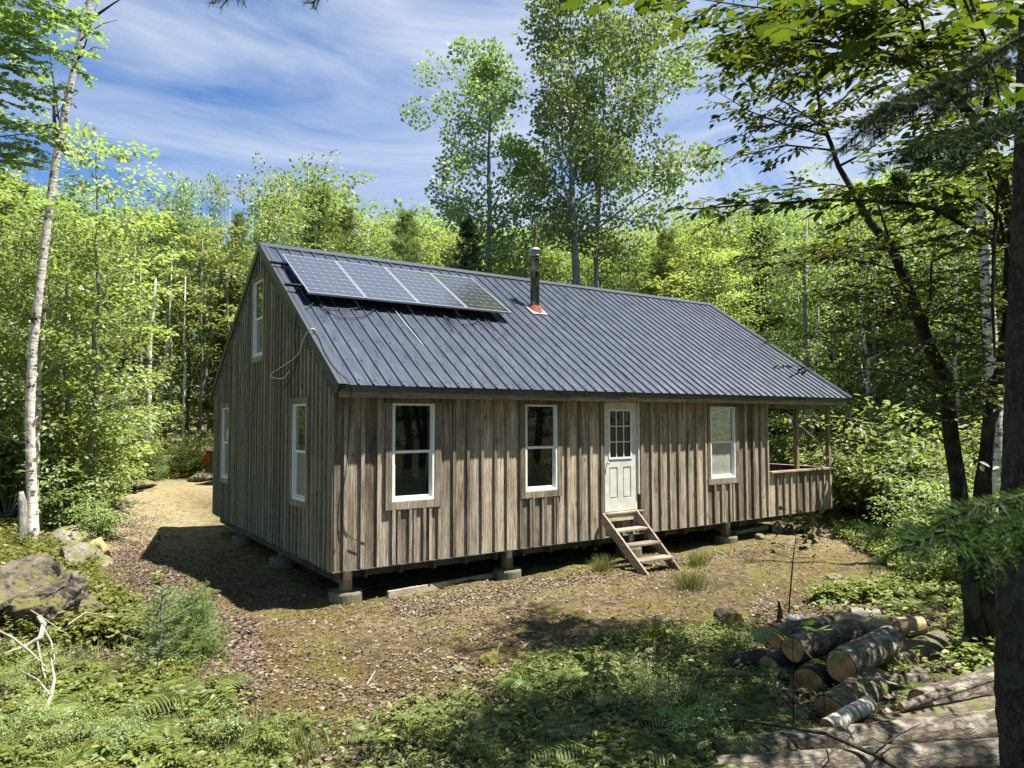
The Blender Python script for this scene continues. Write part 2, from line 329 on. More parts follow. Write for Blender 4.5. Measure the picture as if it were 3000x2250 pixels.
def m_roof():
    m, N, L = mat_new('roof_metal'); mp = coords(N, L, (1.2, .5, .5)); n = noise(N, L, mp, 1.6, 5, .6)
    r = ramp(N, [(.021, .029, .048), (.034, .045, .070)], [.35, .7]); L(n.outputs[0], r.inputs[0])
    n2 = noise(N, L, coords(N, L, (9, 1, 1)), 3, 4); rr = ramp(N, [(.24, .24, .24), (.5, .5, .5)], [.3, .7]); L(n2.outputs[0], rr.inputs[0])
    finish(N, L, r.outputs[0], rr.outputs[0], n.outputs[0], .25, .03, metal=0, spec=.6, coat=.08); return m
M['roof'] = m_roof()
M['roof_trim'] = m_plain('roof_trim', (.035, .044, .055), .35, spec=.7)
M['roof_trim_dark'] = m_plain('roof_trim_dark', (.02, .027, .027), .45)
def m_cells(name, c1):
    m, N, L = mat_new(name); uvn = N('ShaderNodeTexCoord'); mp = N('ShaderNodeMapping'); L(uvn.outputs['UV'], mp.inputs[0]); sp = N('ShaderNodeSeparateXYZ'); L(mp.outputs[0], sp.inputs[0])
    def mth(op, a, b=None, c=None):
        q = N('ShaderNodeMath'); q.operation = op
        for i, x in enumerate((a, b, c)):
            if x is None: continue
            if hasattr(x, 'is_linked'): L(x, q.inputs[i])
            else: q.inputs[i].default_value = x
        return q.outputs[0]
    fx = mth('FRACT', sp.outputs[0]); fy = mth('FRACT', sp.outputs[1])
    ax = mth('ABSOLUTE', mth('SUBTRACT', fx, .5)); ay = mth('ABSOLUTE', mth('SUBTRACT', fy, .5))
    gap = mth('MAXIMUM', mth('GREATER_THAN', ax, .484), mth('GREATER_THAN', ay, .484))
    cor = mth('GREATER_THAN', mth('ADD', ax, ay), .90)
    bus = mth('LESS_THAN', mth('ABSOLUTE', mth('SUBTRACT', ax, .17)), .010)
    line = mth('MAXIMUM', mth('MAXIMUM', gap, cor), bus)
    col = mixc(N, L, c1, (.27, .29, .33), line)
    finish(N, L, col, .12, None, spec=.6, coat=.6); return m
M['cells'] = m_cells('solar_cells', (.030, .036, .050))
M['cells_dark'] = m_cells('solar_cells_dark', (.016, .018, .016))
def m_rock(name, c1, c2, moss=None, mo=.52):
    m, N, L = mat_new(name); mp = coords(N, L); n = noise(N, L, mp, 5.5, 12, .75, .9)
    r = ramp(N, [c1, c2], [.38, .62]); L(n.outputs[0], r.inputs[0]); col = r.outputs[0]
    n3 = noise(N, L, mp, 30, 4); col = mixc(N, L, col, mixc(N, L, (.5, .5, .5), (1.3, 1.3, 1.3), n3.outputs[0]), .6, 'MULTIPLY')
    if moss:
        ge = N('ShaderNodeNewGeometry'); sp = N('ShaderNodeSeparateXYZ'); L(ge.outputs['Normal'], sp.inputs[0])
        n2 = noise(N, L, mp, 2.2, 6, .6); ad = N('ShaderNodeMath'); ad.operation = 'MULTIPLY_ADD'; ad.inputs[1].default_value = .35; L(sp.outputs[2], ad.inputs[0]); L(n2.outputs[0], ad.inputs[2])
        rm = ramp(N, [(0, 0, 0), (1, 1, 1)], [mo+.2, mo+.26]); L(ad.outputs[0], rm.inputs[0]); col = mixc(N, L, col, moss, rm.outputs[0])
    finish(N, L, col, .9, n.outputs[0], .9, .05, spec=.25); return m
M['rock'] = m_rock('grey_rock', (.045, .037, .028), (.24, .205, .16), (.13, .12, .035), .52)
M['rock_pale'] = m_rock('pale_rock', (.14, .12, .09), (.34, .31, .26), (.14, .15, .05), .5)
M['rock_yellow'] = m_rock('yellow_rock', (.34, .24, .10), (.52, .40, .2))
M['moss'] = m_rock('moss', (.08, .08, .015), (.2, .18, .04))
def m_ground():
    m, N, L = mat_new('forest_floor'); mp = coords(N, L)
    n1 = noise(N, L, mp, .55, 5, .6, .3); n2 = noise(N, L, mp, 7, 8, .75, .4); n3 = noise(N, L, mp, 45, 6, .8); n4 = noise(N, L, mp, 1.3, 6, .65, .5)
    a = ramp(N, [(.042, .031, .021), (.115, .088, .058), (.25, .20, .14)], [.35, .5, .66]); L(n2.outputs[0], a.inputs[0])
    b = ramp(N, [(.075, .056, .026), (.16, .125, .06), (.28, .24, .13)], [.35, .5, .68]); L(n2.outputs[0], b.inputs[0])
    f = ramp(N, [(0, 0, 0), (1, 1, 1)], [.42, .6]); L(n1.outputs[0], f.inputs[0]); col = mixc(N, L, a.outputs[0], b.outputs[0], f.outputs[0])
    g = ramp(N, [(0, 0, 0), (1, 1, 1)], [.50, .62]); L(n4.outputs[0], g.inputs[0]); col = mixc(N, L, col, mixc(N, L, (.07, .065, .02), (.23, .22, .065), n2.outputs[0]), g.outputs[0])
    fi = ramp(N, [(.45, .42, .4), (1.05, 1.0, .95), (1.6, 1.55, 1.45)], [.36, .5, .66]); L(n3.outputs[0], fi.inputs[0]); col = mixc(N, L, col, fi.outputs[0], .85, 'MULTIPLY')
    # green mossy woodland floor away from the trodden clearing
    gm = N('ShaderNodeAttribute'); gm.attribute_name = 'green'
    col = mixc(N, L, col, mixc(N, L, (.045, .045, .018), (.12, .11, .05), n2.outputs[0]), gm.outputs['Fac'])
    lm = N('ShaderNodeAttribute'); lm.attribute_name = 'pale'
    pr = ramp(N, [(.15, .115, .06), (.33, .27, .16), (.5, .43, .28)], [.33, .5, .65]); L(n2.outputs[0], pr.inputs[0]); col = mixc(N, L, col, pr.outputs[0], lm.outputs['Fac'])
    h = N('ShaderNodeMath'); h.operation = 'MULTIPLY_ADD'; h.inputs[1].default_value = .35; L(n3.outputs[0], h.inputs[0]); L(n2.outputs[0], h.inputs[2])
    finish(N, L, col, .95, h.outputs[0], 1.0, .08, spec=.12); return m
M['ground'] = m_ground()
M['truck_paint'] = m_plain('truck_paint', (.035, .035, .027), .3, .3, coat=.5)
M['red_lens'] = m_plain('red_lens', (.14, .012, .01), .2)
# ------------------------------------------------------------------ ground
CLEAR = [(620, 1403), (470, 1408), (340, 1425), (318, 1500), (330, 1568), (300, 1640), (330, 1720), (430, 1800), (560, 1880), (640, 1960), (700, 2050),
         (860, 2110), (1150, 2080), (1300, 2030), (1500, 1960), (1620, 1905), (1850, 1850), (2060, 1835), (2200, 1790), (2420, 1740), (2640, 1700), (2560, 1640), (2430, 1575)]
CP = np.array([G(u, v)[:2] for u, v in CLEAR] + [(17.5, 3), (16.5, 14), (12, 22), (7, 27)])
def in_poly(x, y, P=CP):
    x = np.asarray(x, float); y = np.asarray(y, float); r = np.zeros(x.shape, bool); n = len(P)
    for i in range(n):
        x1, y1 = P[i]; x2, y2 = P[(i+1) % n]
        c = ((y1 > y) != (y2 > y)) & (x < (x2-x1)*(y-y1)/((y2-y1) if y2 != y1 else 1e-9)+x1); r ^= c
    return r
def poly_dist(x, y, P=CP):                              # signed: negative inside
    x = np.asarray(x, float); y = np.asarray(y, float); d = np.full(x.shape, 1e9)
    for i in range(len(P)):
        a = P[i]; b = P[(i+1) % len(P)]; ab = b-a; t = np.clip(((x-a[0])*ab[0]+(y-a[1])*ab[1])/(ab@ab), 0, 1)
        d = np.minimum(d, np.hypot(x-a[0]-t*ab[0], y-a[1]-t*ab[1]))
    return np.where(in_poly(x, y, P), -d, d)
def ground_grid(name, xs, ys, dz=0):
    X, Y = np.meshgrid(xs, ys); Z = Hh(X, Y)+dz; n, m = X.shape
    V = np.stack([X, Y, Z], -1).reshape(-1, 3)
    me = bpy.data.meshes.new(name); me.vertices.add(n*m); me.vertices.foreach_set('co', V.reshape(-1).astype(np.float32))
    i = np.arange(n*m).reshape(n, m); q = np.stack([i[:-1, :-1], i[:-1, 1:], i[1:, 1:], i[1:, :-1]], -1).reshape(-1)
    me.loops.add(len(q)); me.loops.foreach_set('vertex_index', q.astype(np.int32)); me.polygons.add(len(q)//4)
    me.polygons.foreach_set('loop_start', np.arange(0, len(q), 4, dtype=np.int32)); me.polygons.foreach_set('use_smooth', np.ones(len(q)//4, bool))
    pd = poly_dist(V[:, 0], V[:, 1]); wob = .35*np.sin(V[:, 0]*2.1)*np.cos(V[:, 1]*1.7)+.2*np.sin(V[:, 0]*5.3+V[:, 1]*4.1)
    gr = .55*sstep(-.2, 1.4, pd+wob); at = me.attributes.new('green', 'FLOAT', 'POINT'); at.data.foreach_set('value', gr.astype(np.float32))
    x, y = V[:, 0], V[:, 1]                             # sandy strip beside the path on the left and at the right end of the cabin
    pale = .75*sstep(3, 9, y)*sstep(1.2, -.5, x)*(1-gr) + .8*sstep(9.5, 12.5, x)*sstep(1.5, -1, y)*sstep(-5, -3, y)*(1-gr) + .35*np.exp(-((x-2)**2/6+(y+1.2)**2/.5))
    pale = np.maximum(pale, .7*sstep(13, 18, y)*(1-gr))
    at = me.attributes.new('pale', 'FLOAT', 'POINT'); at.data.foreach_set('value', np.clip(pale, 0, 1).astype(np.float32))
    me.update(calc_edges=True); o = bpy.data.objects.new(name, me); COL.objects.link(o); me.materials.append(M['ground']); return struct(o)
def spaced(lo, hi, a, b, fine, coarse):
    return np.concatenate([np.arange(lo, a, coarse), np.arange(a, b, fine), np.arange(b, hi+coarse, coarse)])
ground_grid('ground', spaced(-220, 260, -8, 20, .1, 4), spaced(-120, 300, -11, 14, .1, 4))

# ------------------------------------------------------------------ cabin
L_, W_, OE, ZE, ZR = 13.15, 8.30, .335, 2.809, 5.837
SLP = (ZR-ZE)/(W_/2+OE); NS = np.array([0, -SLP, 1])/math.hypot(SLP, 1); US = np.array([0, 1, SLP])/math.hypot(SLP, 1)
def zroof(y): return ZE + SLP*(min(y, W_-y)+OE)
rg = random.Random(4)
cabin = empty('cabin', 'weathered board and batten cabin on piers with dark metal roof and solar panels', 'cabin', (0, 0, 0))
FR = lambda s, o, t: (s, -o, t)
GA = lambda s, o, t: (-o, s, t)
EN = lambda s, o, t: (L_+o, s, t)
BK = lambda s, o, t: (s, W_+o, t)
def wbox(mb, mapf, s0, s1, o0, o1, t0, t1, t1b=None, a=.5, t0b=None):
    t1b = t1 if t1b is None else t1b; t0b = t0 if t0b is None else t0b
    c = [(s0, o1, t0), (s1, o1, t0b), (s1, o0, t0b), (s0, o0, t0), (s0, o1, t1), (s1, o1, t1b), (s1, o0, t1b), (s0, o0, t1)]
    mb.hexa([mapf(*q) for q in c], a)
def clad(mb, mapf, s0, s1, top, ops, pitch, off, bw=.052, bt=.036, z0=0.0, fill=True, bot=None):
    """boards 0..0.02 proud with battens over their joints; ops = openings (s0,s1,t0,t1)"""
    k = math.floor((s0-off)/pitch); edges = []
    while off+k*pitch < s1: edges.append(off+k*pitch); k += 1
    edges.append(off+k*pitch)
    def col(a, b, o0, o1, rr, ext=0):
        cuts = sorted({a, b}|{x for o in ops for x in o[:2] if a < x < b})
        if abs(top(a)-top(b)) > 1e-6 and a < W_/2 < b: cuts = sorted(set(cuts)|{W_/2})
        for p, q in zip(cuts, cuts[1:]):
            m_ = (p+q)/2; hs = sorted((o[2], o[3]) for o in ops if o[0]-1e-6 < m_ < o[1]+1e-6); z = z0-ext
            for h0, h1 in hs:
                if h0 > z+.005: wbox(mb, mapf, p, q, o0, o1, z, h0, a=rr)
                z = max(z, h1)
            if top(m_)-z > .01: wbox(mb, mapf, p, q, o0, o1, z, top(p), top(q), a=rr)
    for a, b in zip(edges, edges[1:]):
        a2, b2 = max(a, s0), min(b, s1)
        if b2-a2 > .02: col(a2+.002, b2-.002, 0, .020+rg.uniform(-.003, .003), rg.random(), rg.uniform(0, .02))
        j = a+rg.uniform(-.012, .012)
        if s0+.02 < j < s1-.06: w_ = bw+rg.uniform(-.006, .01); col(j-w_/2, j+w_/2, .0235, .0235+bt+rg.uniform(0, .006), rg.random(), rg.uniform(-.01, .012))
ST = 2.66
W1, W2, W3, DR = (.93, 1.69, .974, 2.539), (3.515, 4.246, .979, 2.544), (8.47, 9.321, .963, 2.546), (5.40, 6.33, .43, 2.62)
def grow_(o, a, b=None, c=None): b = a if b is None else b; c = a if c is None else c; return (o[0]-a, o[1]+a, o[2]-b, o[3]+c)
mb = MB(); ops = [grow_(W1, .11, .12), grow_(W2, .10, .11), grow_(W3, .09, .13), grow_(DR, .02, 0, .1)]
clad(mb, FR, 0, 10.552, lambda s: ST, ops, .272, .16)
# short battens under the windows
for o, n in ((W1, 3), (W2, 3), (W3, 3)):
    for k in range(n): x = o[0]-.04+(k+.6)*(o[1]-o[0]+.08)/n; wbox(mb, FR, x-.024, x+.024, .0245, .058, 0, o[2]-.13, a=rg.random())
wf = mb.obj('wall', M['siding'], cabin)
mb = MB(); clad(mb, FR, 10.555, L_, lambda s: 1.0, [], .272, .17+10.39)
pw = mb.obj('porch_wall', M['siding'], cabin)
mb = MB(); GW1, GW2, GW3 = (1.13, 1.86, .93, 2.55), (6.52, 7.22, .95, 2.57), (3.81, 4.55, 3.56, 5.09)
gtop = lambda s: zroof(s)-.20
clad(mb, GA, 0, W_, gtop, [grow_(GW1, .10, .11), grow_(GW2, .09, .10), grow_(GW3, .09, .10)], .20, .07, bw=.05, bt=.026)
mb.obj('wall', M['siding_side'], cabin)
mb = MB(); clad(mb, BK, 0, 10.55, lambda s: ST, [], .272, .1); mb.obj('wall', M['siding'], cabin)
mb = MB()                                              # inner shell, porch end wall, porch gable
wbox(mb, FR, .07, 10.54, -.15, -.06, .15, ST, a=.2); wbox(mb, GA, .16, W_-.16, -.15, -.06, .15, 2.6, a=.2); wbox(mb, GA, 3.7, 4.6, -.15, -.06, 3.4, 5.2, a=.2)
wbox(mb, BK, .07, 10.54, -.15, -.06, .15, ST, a=.2)
clad(mb, lambda s, o, t: (10.552+o, s, t), .12, W_-.12, lambda s: zroof(s)-.3, [], .22, .1)
clad(mb, EN, 0, W_, lambda s: zroof(s)-.25, [(-.1, W_+.1, 1.0, 2.66)], .22, .1)
clad(mb, BK, 10.555, L_, lambda s: 1.0, [], .27, .1)
mb.obj('wall', M['siding'], cabin)
mb = MB(); mb.box(-.0, .03, 0, .05, 0, 2.6); mb.obj('corner_board', M['trim_z'], cabin)
mb = MB(); mb.box(.03, L_-.03, .03, W_-.03, .02, .14); mb.box(.14, .18, .14, W_-.14, -.22, .018); mb.box(.14, L_-.1, .42, .46, -.22, .017); mb.box(.18, L_-.1, W_-.2, W_-.16, -.22, .017)
mb.box(L_-.14, L_-.1, .18, W_-.2, -.22, .016)
for x in np.arange(.6, L_-.3, .61): mb.box(x, x+.04, .2, W_-.22, -.2, .015)
mb.obj('floor_frame', M['trim_dark'], cabin)
mb = MB(); mb.beam((-.02, -.01, -.012), (L_, -.01, -.012), .05, .012); mb.obj('drip_edge', M['steel'], cabin)
# porch
mb = MB(); mb.beam((10.56, -.035, 1.02), (L_+.03, -.035, 1.02), .13, .04); mb.obj('porch_sill', M['new_wood'], cabin)
mb = MB(); mb.beam((L_-.0, .03, 1.02), (L_-.0, W_, 1.02), .13, .038); mb.obj('porch_sill', M['new_wood'], cabin)
mb = MB(); mb.beam((10.56, .05, ST-.06), (L_-.02, .05, ST-.06), .09, .16); mb.beam((L_-.05, .1, ST-.06), (L_-.05, W_-.1, ST-.06), .09, .16); mb.obj('porch_beam', M['trim_x'], cabin)
for x, y in ((11.72, .0), (L_-.08, .0), (L_-.06, 2.7), (L_-.06, 5.4), (L_-.08, W_-.1), (10.62, W_-.05)):
    mb = MB(); mb.box(x-.045, x+.045, y-.02, y+.075, 1.041, ST-.141); mb.obj('porch_post', M['post_wood'], cabin)

# roof
roof = MB(); X0, X1 = -.05, L_+.42
def rp(x, s, off, back=False):
    y = -OE+US[1]*s-NS[1]*0; p = np.array([x, -OE, ZE])+US*s+NS*off
    return (p[0], W_-p[1], p[2]) if back else tuple(p)
SLEN = math.hypot(W_/2+OE, ZR-ZE)
prof = []; x = X0
rx = [.24-.2475+.2475*k for k in range(0, 55)]; rx = [r for r in rx if X0+.03 < r < X1-.03]
prof = [(X0, 0)]
for r in rx:
    prof += [(r-.024, 0), (r-.011, .026), (r+.011, .026), (r+.024, 0)]
    for m_ in (.085, .125, .165):
        if r+m_+.02 < X1: prof += [(r+m_-.006, 0), (r+m_, .002), (r+m_+.006, 0)]
prof.append((X1, 0))
for bk in (False, True):
    b = len(roof.V); e = .045
    for (x, o) in prof:
        for s_ in (-.02, SLEN-.01): roof.v([rp(x, s_, o, bk)])
    for i in range(len(prof)-1):
        q = (b+2*i, b+2*i+2, b+2*i+3, b+2*i+1); roof.F.append(q if not bk else q[::-1])
_nf = len(roof.F); mb = roof
for r in rx:                                           # screws in rows
    for s_ in (.12, .75, 1.4, 2.05, 2.7, 3.5, 4.4):
        p = np.array(rp(r+.055, s_+rg.uniform(-.01, .01), .002)); mb.beam(p, p+NS*.012, .018, .018, up=(1, 0, 0))
roofo = roof.obj('roof', M['roof'], cabin); roofo.data.materials.append(M['roof_trim_dark'])
for _p in roofo.data.polygons[_nf:]: _p.material_index = 1
mb = MB()
for bk in (False, True):
    c = [rp(X0, 0, -.10, bk), rp(X1, 0, -.10, bk), rp(X1, SLEN-.07, -.10, bk), rp(X0, SLEN-.07, -.10, bk), rp(X0, 0, -.006, bk), rp(X1, 0, -.006, bk), rp(X1, SLEN-.02, -.006, bk), rp(X0, SLEN-.02, -.006, bk)]
    c[0] = (X0, c[0][1]+.05*(1 if not bk else -1), c[0][2]); mb.hexa(c)
mb.obj('roof_deck', M['trim_dark'], roofo)
mb = MB()                                              # ridge cap
for sgn in (False, True):
    mb.hexa([rp(X0-.01, SLEN-.16, .028, sgn), rp(X1+.01, SLEN-.16, .028, sgn), rp(X1+.01, SLEN+.008, .021, sgn), rp(X0-.01, SLEN+.008, .021, sgn), rp(X0-.01, SLEN-.16, .032, sgn), rp(X1+.01, SLEN-.16, .032, sgn), rp(X1+.01, SLEN+.012, .036, sgn), rp(X0-.01, SLEN+.012, .036, sgn)])
mb.obj('ridge_cap', M['roof_trim'], roofo)
for xx, sg in ((X0, -1), (X1, 1)):                     # rake trims: metal cap over dark board over lighter board
    mb = MB()
    for bk in (False, True):
        a0, a1 = (xx-.03, xx+.13) if sg < 0 else (xx-.13, xx+.03)
        mb.hexa([rp(a0, -.03, .021, bk), rp(a1, -.03, .021, bk), rp(a1, SLEN-.01, .021, bk), rp(a0, SLEN-.01, .021, bk), rp(a0, -.03, .026, bk), rp(a1, -.03, .026, bk), rp(a1, SLEN, .026, bk), rp(a0, SLEN, .026, bk)])
    mb.obj('rake_cap', M['roof_trim'], roofo)
    mb = MB()
    for bk in (False, True):
        a0, a1 = (xx-.03, xx-.002) if sg < 0 else (xx+.002, xx+.03)
        mb.hexa([rp(a0, -.03, -.12, bk), rp(a1, -.03, -.12, bk), rp(a1, SLEN-.08, -.12, bk), rp(a0, SLEN-.08, -.12, bk), rp(a0, -.03, .02, bk), rp(a1, -.03, .02, bk), rp(a1, SLEN+.012, .02, bk), rp(a0, SLEN+.012, .02, bk)])
    mb.obj('rake_board', M['roof_trim_dark'], roofo)
    mb = MB()
    for bk in (False, True):
        a0, a1 = (xx-.004, xx+.028) if sg < 0 else (xx-.028, xx+.004)
        mb.hexa([rp(a0, .10, -.27, bk), rp(a1, .10, -.27, bk), rp(a1, SLEN-.17, -.27, bk), rp(a0, SLEN-.17, -.27, bk), rp(a0, -.01, -.121, bk), rp(a1, -.01, -.121, bk), rp(a1, SLEN-.08, -.121, bk), rp(a0, SLEN-.08, -.121, bk)])
    mb.obj('rake_board', M['trim_dark'], roofo)
mb = MB(); mb.box(X0+.03, X1-.06, -.325, -.292, 2.705, 2.792); mb.obj('fascia', M['trim_dark'], roofo)
mb = MB(); mb.box(X0+.02, 5.6, -.291, -.262, 2.615, 2.715, .6); mb.box(5.603, X1-.12, -.291, -.262, 2.62, 2.718, .9); mb.obj('fascia', M['trim_x'], roofo)
mb = MB(); mb.box(X0+.06, X1-.14, -.26, .0, 2.668, 2.685); mb.obj('soffit', M['trim_x'], roofo)
mb = MB(); mb.box(X0+.03, X1-.06, W_+.29, W_+.325, 2.64, 2.79); mb.box(X0+.06, X1-.14, W_, W_+.29, 2.668, 2.685); mb.obj('fascia', M['trim_dark'], roofo)

# windows
def window(mapf, o, glass_up='glass', low='glass', trim=.10, sill=.11, head=True, tm='trim_z', hmat='trim_x', deep=.03):
    s0, s1, t0, t1 = o; mid = (t0+t1)/2+.005; w_ = .045
    wn = bpy.data.objects.new('window', None); COL.objects.link(wn); wn.parent = cabin; wn.empty_display_size = .1
    mb = MB(); f0, f1 = -.05, .058
    wbox(mb, mapf, s0, s0+w_, f0, f1, t0, t1); wbox(mb, mapf, s1-w_, s1, f0, f1, t0, t1)
    wbox(mb, mapf, s0+w_, s1-w_, f0, f1-.001, t0, t0+.05); wbox(mb, mapf, s0+w_, s1-w_, f0, f1-.001, t1-.035, t1)
    mb.obj('window_frame', M['white'], wn, bevel=.003)
    mb = MB(); a, b = s0+w_+.001, s1-w_-.001
    wbox(mb, mapf, a, b, -.02, .032, mid-.022, mid+.022)
    wbox(mb, mapf, a, a+.022, 0.0, .028, mid+.022, t1-.036); wbox(mb, mapf, b-.022, b, 0.0, .028, mid+.022, t1-.036)
    wbox(mb, mapf, a, a+.028, -.03, .012, t0+.051, mid-.023); wbox(mb, mapf, b-.028, b, -.03, .012, t0+.051, mid-.023); wbox(mb, mapf, a+.028, b-.028, -.03, .011, t0+.051, t0+.085)
    mb.obj('sash', M['white'], wn, bevel=.002)
    mb = MB(); wbox(mb, mapf, a+.022, b-.022, .004, .010, mid+.0225, t1-.0365); mb.obj('pane', M[glass_up], wn)
    mb = MB(); wbox(mb, mapf, a+.0285, b-.0285, -.018, -.012, t0+.0855, mid-.0235); mb.obj('pane', M[low], wn)
    mb = MB(); q = .068
    wbox(mb, mapf, s0-trim, s0-.002, .0, q, t0-sill, t1+(.0 if not head else -.0), a=.35); wbox(mb, mapf, s1+.002, s1+trim, .0, q+.002, t0-sill, t1, a=.6)
    wbox(mb, mapf, s0-.001, s1+.001, .0, q-.003, t0-sill-.0, t0-.003, a=.8)
    if head: wbox(mb, mapf, s0-trim-.02, s1+trim+.02, .0, q+.006, t1+.002, t1+.11, a=.2)
    mb.obj('window_trim', M[tm], wn)
window(FR, W1, trim=.11, sill=.12)
window(FR, W2, trim=.10, sill=.11)
window(FR, W3, 'glass_wavy', 'screen_light', trim=.09, sill=.12)
window(GA, GW1, 'glass_wavy', 'screen', tm='siding_side'); window(GA, GW2, 'glass_wavy', 'screen', tm='siding_side', trim=.09); window(GA, GW3, 'glass', 'glass_wavy', tm='siding_side', trim=.09)

# door: slab with nine lights over two panels
dr = bpy.data.objects.new('door', None); COL.objects.link(dr); dr.parent = cabin; dr.empty_display_size = .1
s0, s1, t0, t1 = 5.432, 6.262, .475, 2.585
mb = MB(); g0, g1, h0, h1 = s0+.125, s1-.125, 1.52, 2.445
wbox(mb, FR, s0, g0, -.03, .012, t0, t1); wbox(mb, FR, g1, s1, -.03, .012, t0, t1); wbox(mb, FR, g0, g1, -.03, .0115, h1, t1)
px = [(s0+.10, s0+.345), (s1-.345, s1-.10)]; pz = (.72, 1.335)
wbox(mb, FR, g0, g1, -.03, .0115, pz[1], h0)
wbox(mb, FR, g0, g1, -.03, .0115, t0, pz[0])
wbox(mb, FR, px[0][1], px[1][0], -.03, .0115, pz[0], pz[1])
for a, b in px:
    a = max(a, g0); b = min(b, g1)
    wbox(mb, FR, a, b, -.03, -.004, pz[0], pz[1]); wbox(mb, FR, a+.028, b-.028, -.0045, .006, pz[0]+.035, pz[1]-.035)
mb.obj('door_panel', M['door_white'], dr)
mb = MB()
for a, b, c, d in ((g0-.02, g0+.018, h0-.03, h1+.03), (g1-.018, g1+.02, h0-.03, h1+.03)): wbox(mb, FR, a, b, .013, .026, c, d)
wbox(mb, FR, g0+.018, g1-.018, .013, .0255, h0-.03, h0+.01); wbox(mb, FR, g0+.018, g1-.018, .013, .0255, h1-.01, h1+.03)
for k in (1, 2):
    xx = g0+(g1-g0)*k/3; wbox(mb, FR, xx-.009, xx+.009, .004, .018, h0+.01, h1-.01); zz = h0+(h1-h0)*k/3; wbox(mb, FR, g0+.018, g1-.018, .004, .017, zz-.009, zz+.009)
mb.obj('grille', M['white'], dr)
mb = MB(); wbox(mb, FR, g0, g1, -.02, .002, h0, h1); mb.obj('pane', M['glass'], dr)
mb = MB(); wbox(mb, FR, s0-.035, s0-.003, -.05, .03, t0-.04, t1+.03); wbox(mb, FR, s1+.003, s1+.05, -.05, .004, t0-.04, t1+.03); wbox(mb, FR, s1+.052, s1+.10, -.05, .045, t0+.3, t1+.03); wbox(mb, FR, s0-.003, s1+.003, -.05, .028, t1+.003, t1+.03); mb.obj('door_frame', M['door_white'], dr)
mb = MB(); wbox(mb, FR, s0-.02, s1+.1, .02, .10, .30, .435, a=.8); wbox(mb, FR, s0-.03, s1+.12, .0, .12, .437, .463, a=.9); mb.obj('threshold', M['step_wood'], dr)
mb = MB(); wbox(mb, FR, s0-.13, s0-.038, 0, .066, .02, 2.64, a=.3); wbox(mb, FR, s1+.105, s1+.19, 0, .066, .02, 2.64, a=.7); mb.obj('casing', M['trim_z'], dr)
mb = MB(); mb.lathe([(.012, 0), (.012, .03), (.027, .04), (.03, .055), (.02, .07), (0.002, .072)], 12); kn = mb.obj('knob', M['alu'], dr, smooth=True); kn.location = (s0+.06, -.012, 1.42); kn.rotation_euler = (R(90), 0, 0)

# piers
for x in (.30, 3.32, 6.3, 9.3, 12.6):
    for y in (.25, 3.47, 6.46):
        zb = H(x, y)
        mb = MB(); mb.box(x-.075, x+.075, y-.075, y+.075, zb+.05, -.221 if not .1 < y < .3 else -.0, rg.random()); mb.obj('post', M['post_wood'], cabin)
        mb = MB(); mb.lathe([(.25, zb-.2), (.262, zb+.13), (.25, zb+.16), (0.01, zb+.165)], 24, (x, y)); mb.obj('concrete_pad', M['concrete'], cabin)
        if y < 1: mb = MB(); mb.box(x-.055, x+.055, y-.081, y-.0755, -.19, -.02); mb.obj('bracket', M['steel'], cabin)

# solar panels on rails
OFFU, OFFL = .15, .23
PXS = [.17, 1.255, 2.34, 3.42, 4.50]; S0, S1 = 2.72, 4.62
def sp(x, s, off=0):
    t = (s-S0)/(S1-S0); return tuple(np.array(rp(x, s, OFFL+(OFFU-OFFL)*t+off)))
for i in range(4):
    a, b = PXS[i]+.008, PXS[i+1]-.008
    pn = bpy.data.objects.new('solar_panel', None); COL.objects.link(pn); pn.parent = cabin; pn.empty_display_size = .1
    if i == 3: pn['label'] = 'solar panel at the chimney end with darker green grey cells'
    mb = MB(); q = .022
    for (x0, x1, y0, y1) in ((a, a+q, S0, S1), (b-q, b, S0, S1), (a+q, b-q, S0, S0+q), (a+q, b-q, S1-q, S1)):
        mb.hexa([sp(x0, y0, -.04), sp(x1, y0, -.04), sp(x1, y1, -.04), sp(x0, y1, -.04), sp(x0, y0), sp(x1, y0), sp(x1, y1), sp(x0, y1)])
    mb.obj('panel_frame', M['alu'], pn)
    mb = MB(); mb.face([sp(a+q, S0+q, -.004), sp(b-q, S0+q, -.004), sp(b-q, S1-q, -.004), sp(a+q, S1-q, -.004)])
    o = mb.obj('cells', M['cells_dark' if i == 3 else 'cells'], pn); uv = o.data.uv_layers.new(name='UVMap')
    for k, c in enumerate(((0, 0), (6, 0), (6, 9), (0, 9))): uv.data[k].uv = (c[0]*1.0, c[1])
    mb = MB(); mb.face([sp(a+q, S0+q, -.036), sp(a+q, S1-q, -.036), sp(b-q, S1-q, -.036), sp(b-q, S0+q, -.036)]); mb.obj('backsheet', M['black'], pn)
for s_ in (3.15, 4.25):
    mb = MB(); p = np.array(sp(-.13, s_, -.065)); q = np.array(sp(4.62, s_, -.065)); mb.beam(p, q, .05, .045, up=NS)
    for xx in (.1, 1.4, 2.7, 3.9): mb.beam(rp(xx, s_-.03, .02), np.array(sp(xx, s_-.03, -.09)), .05, .03, up=(1, 0, 0))
    mb.obj('mounting_rail', M['rail'], cabin)

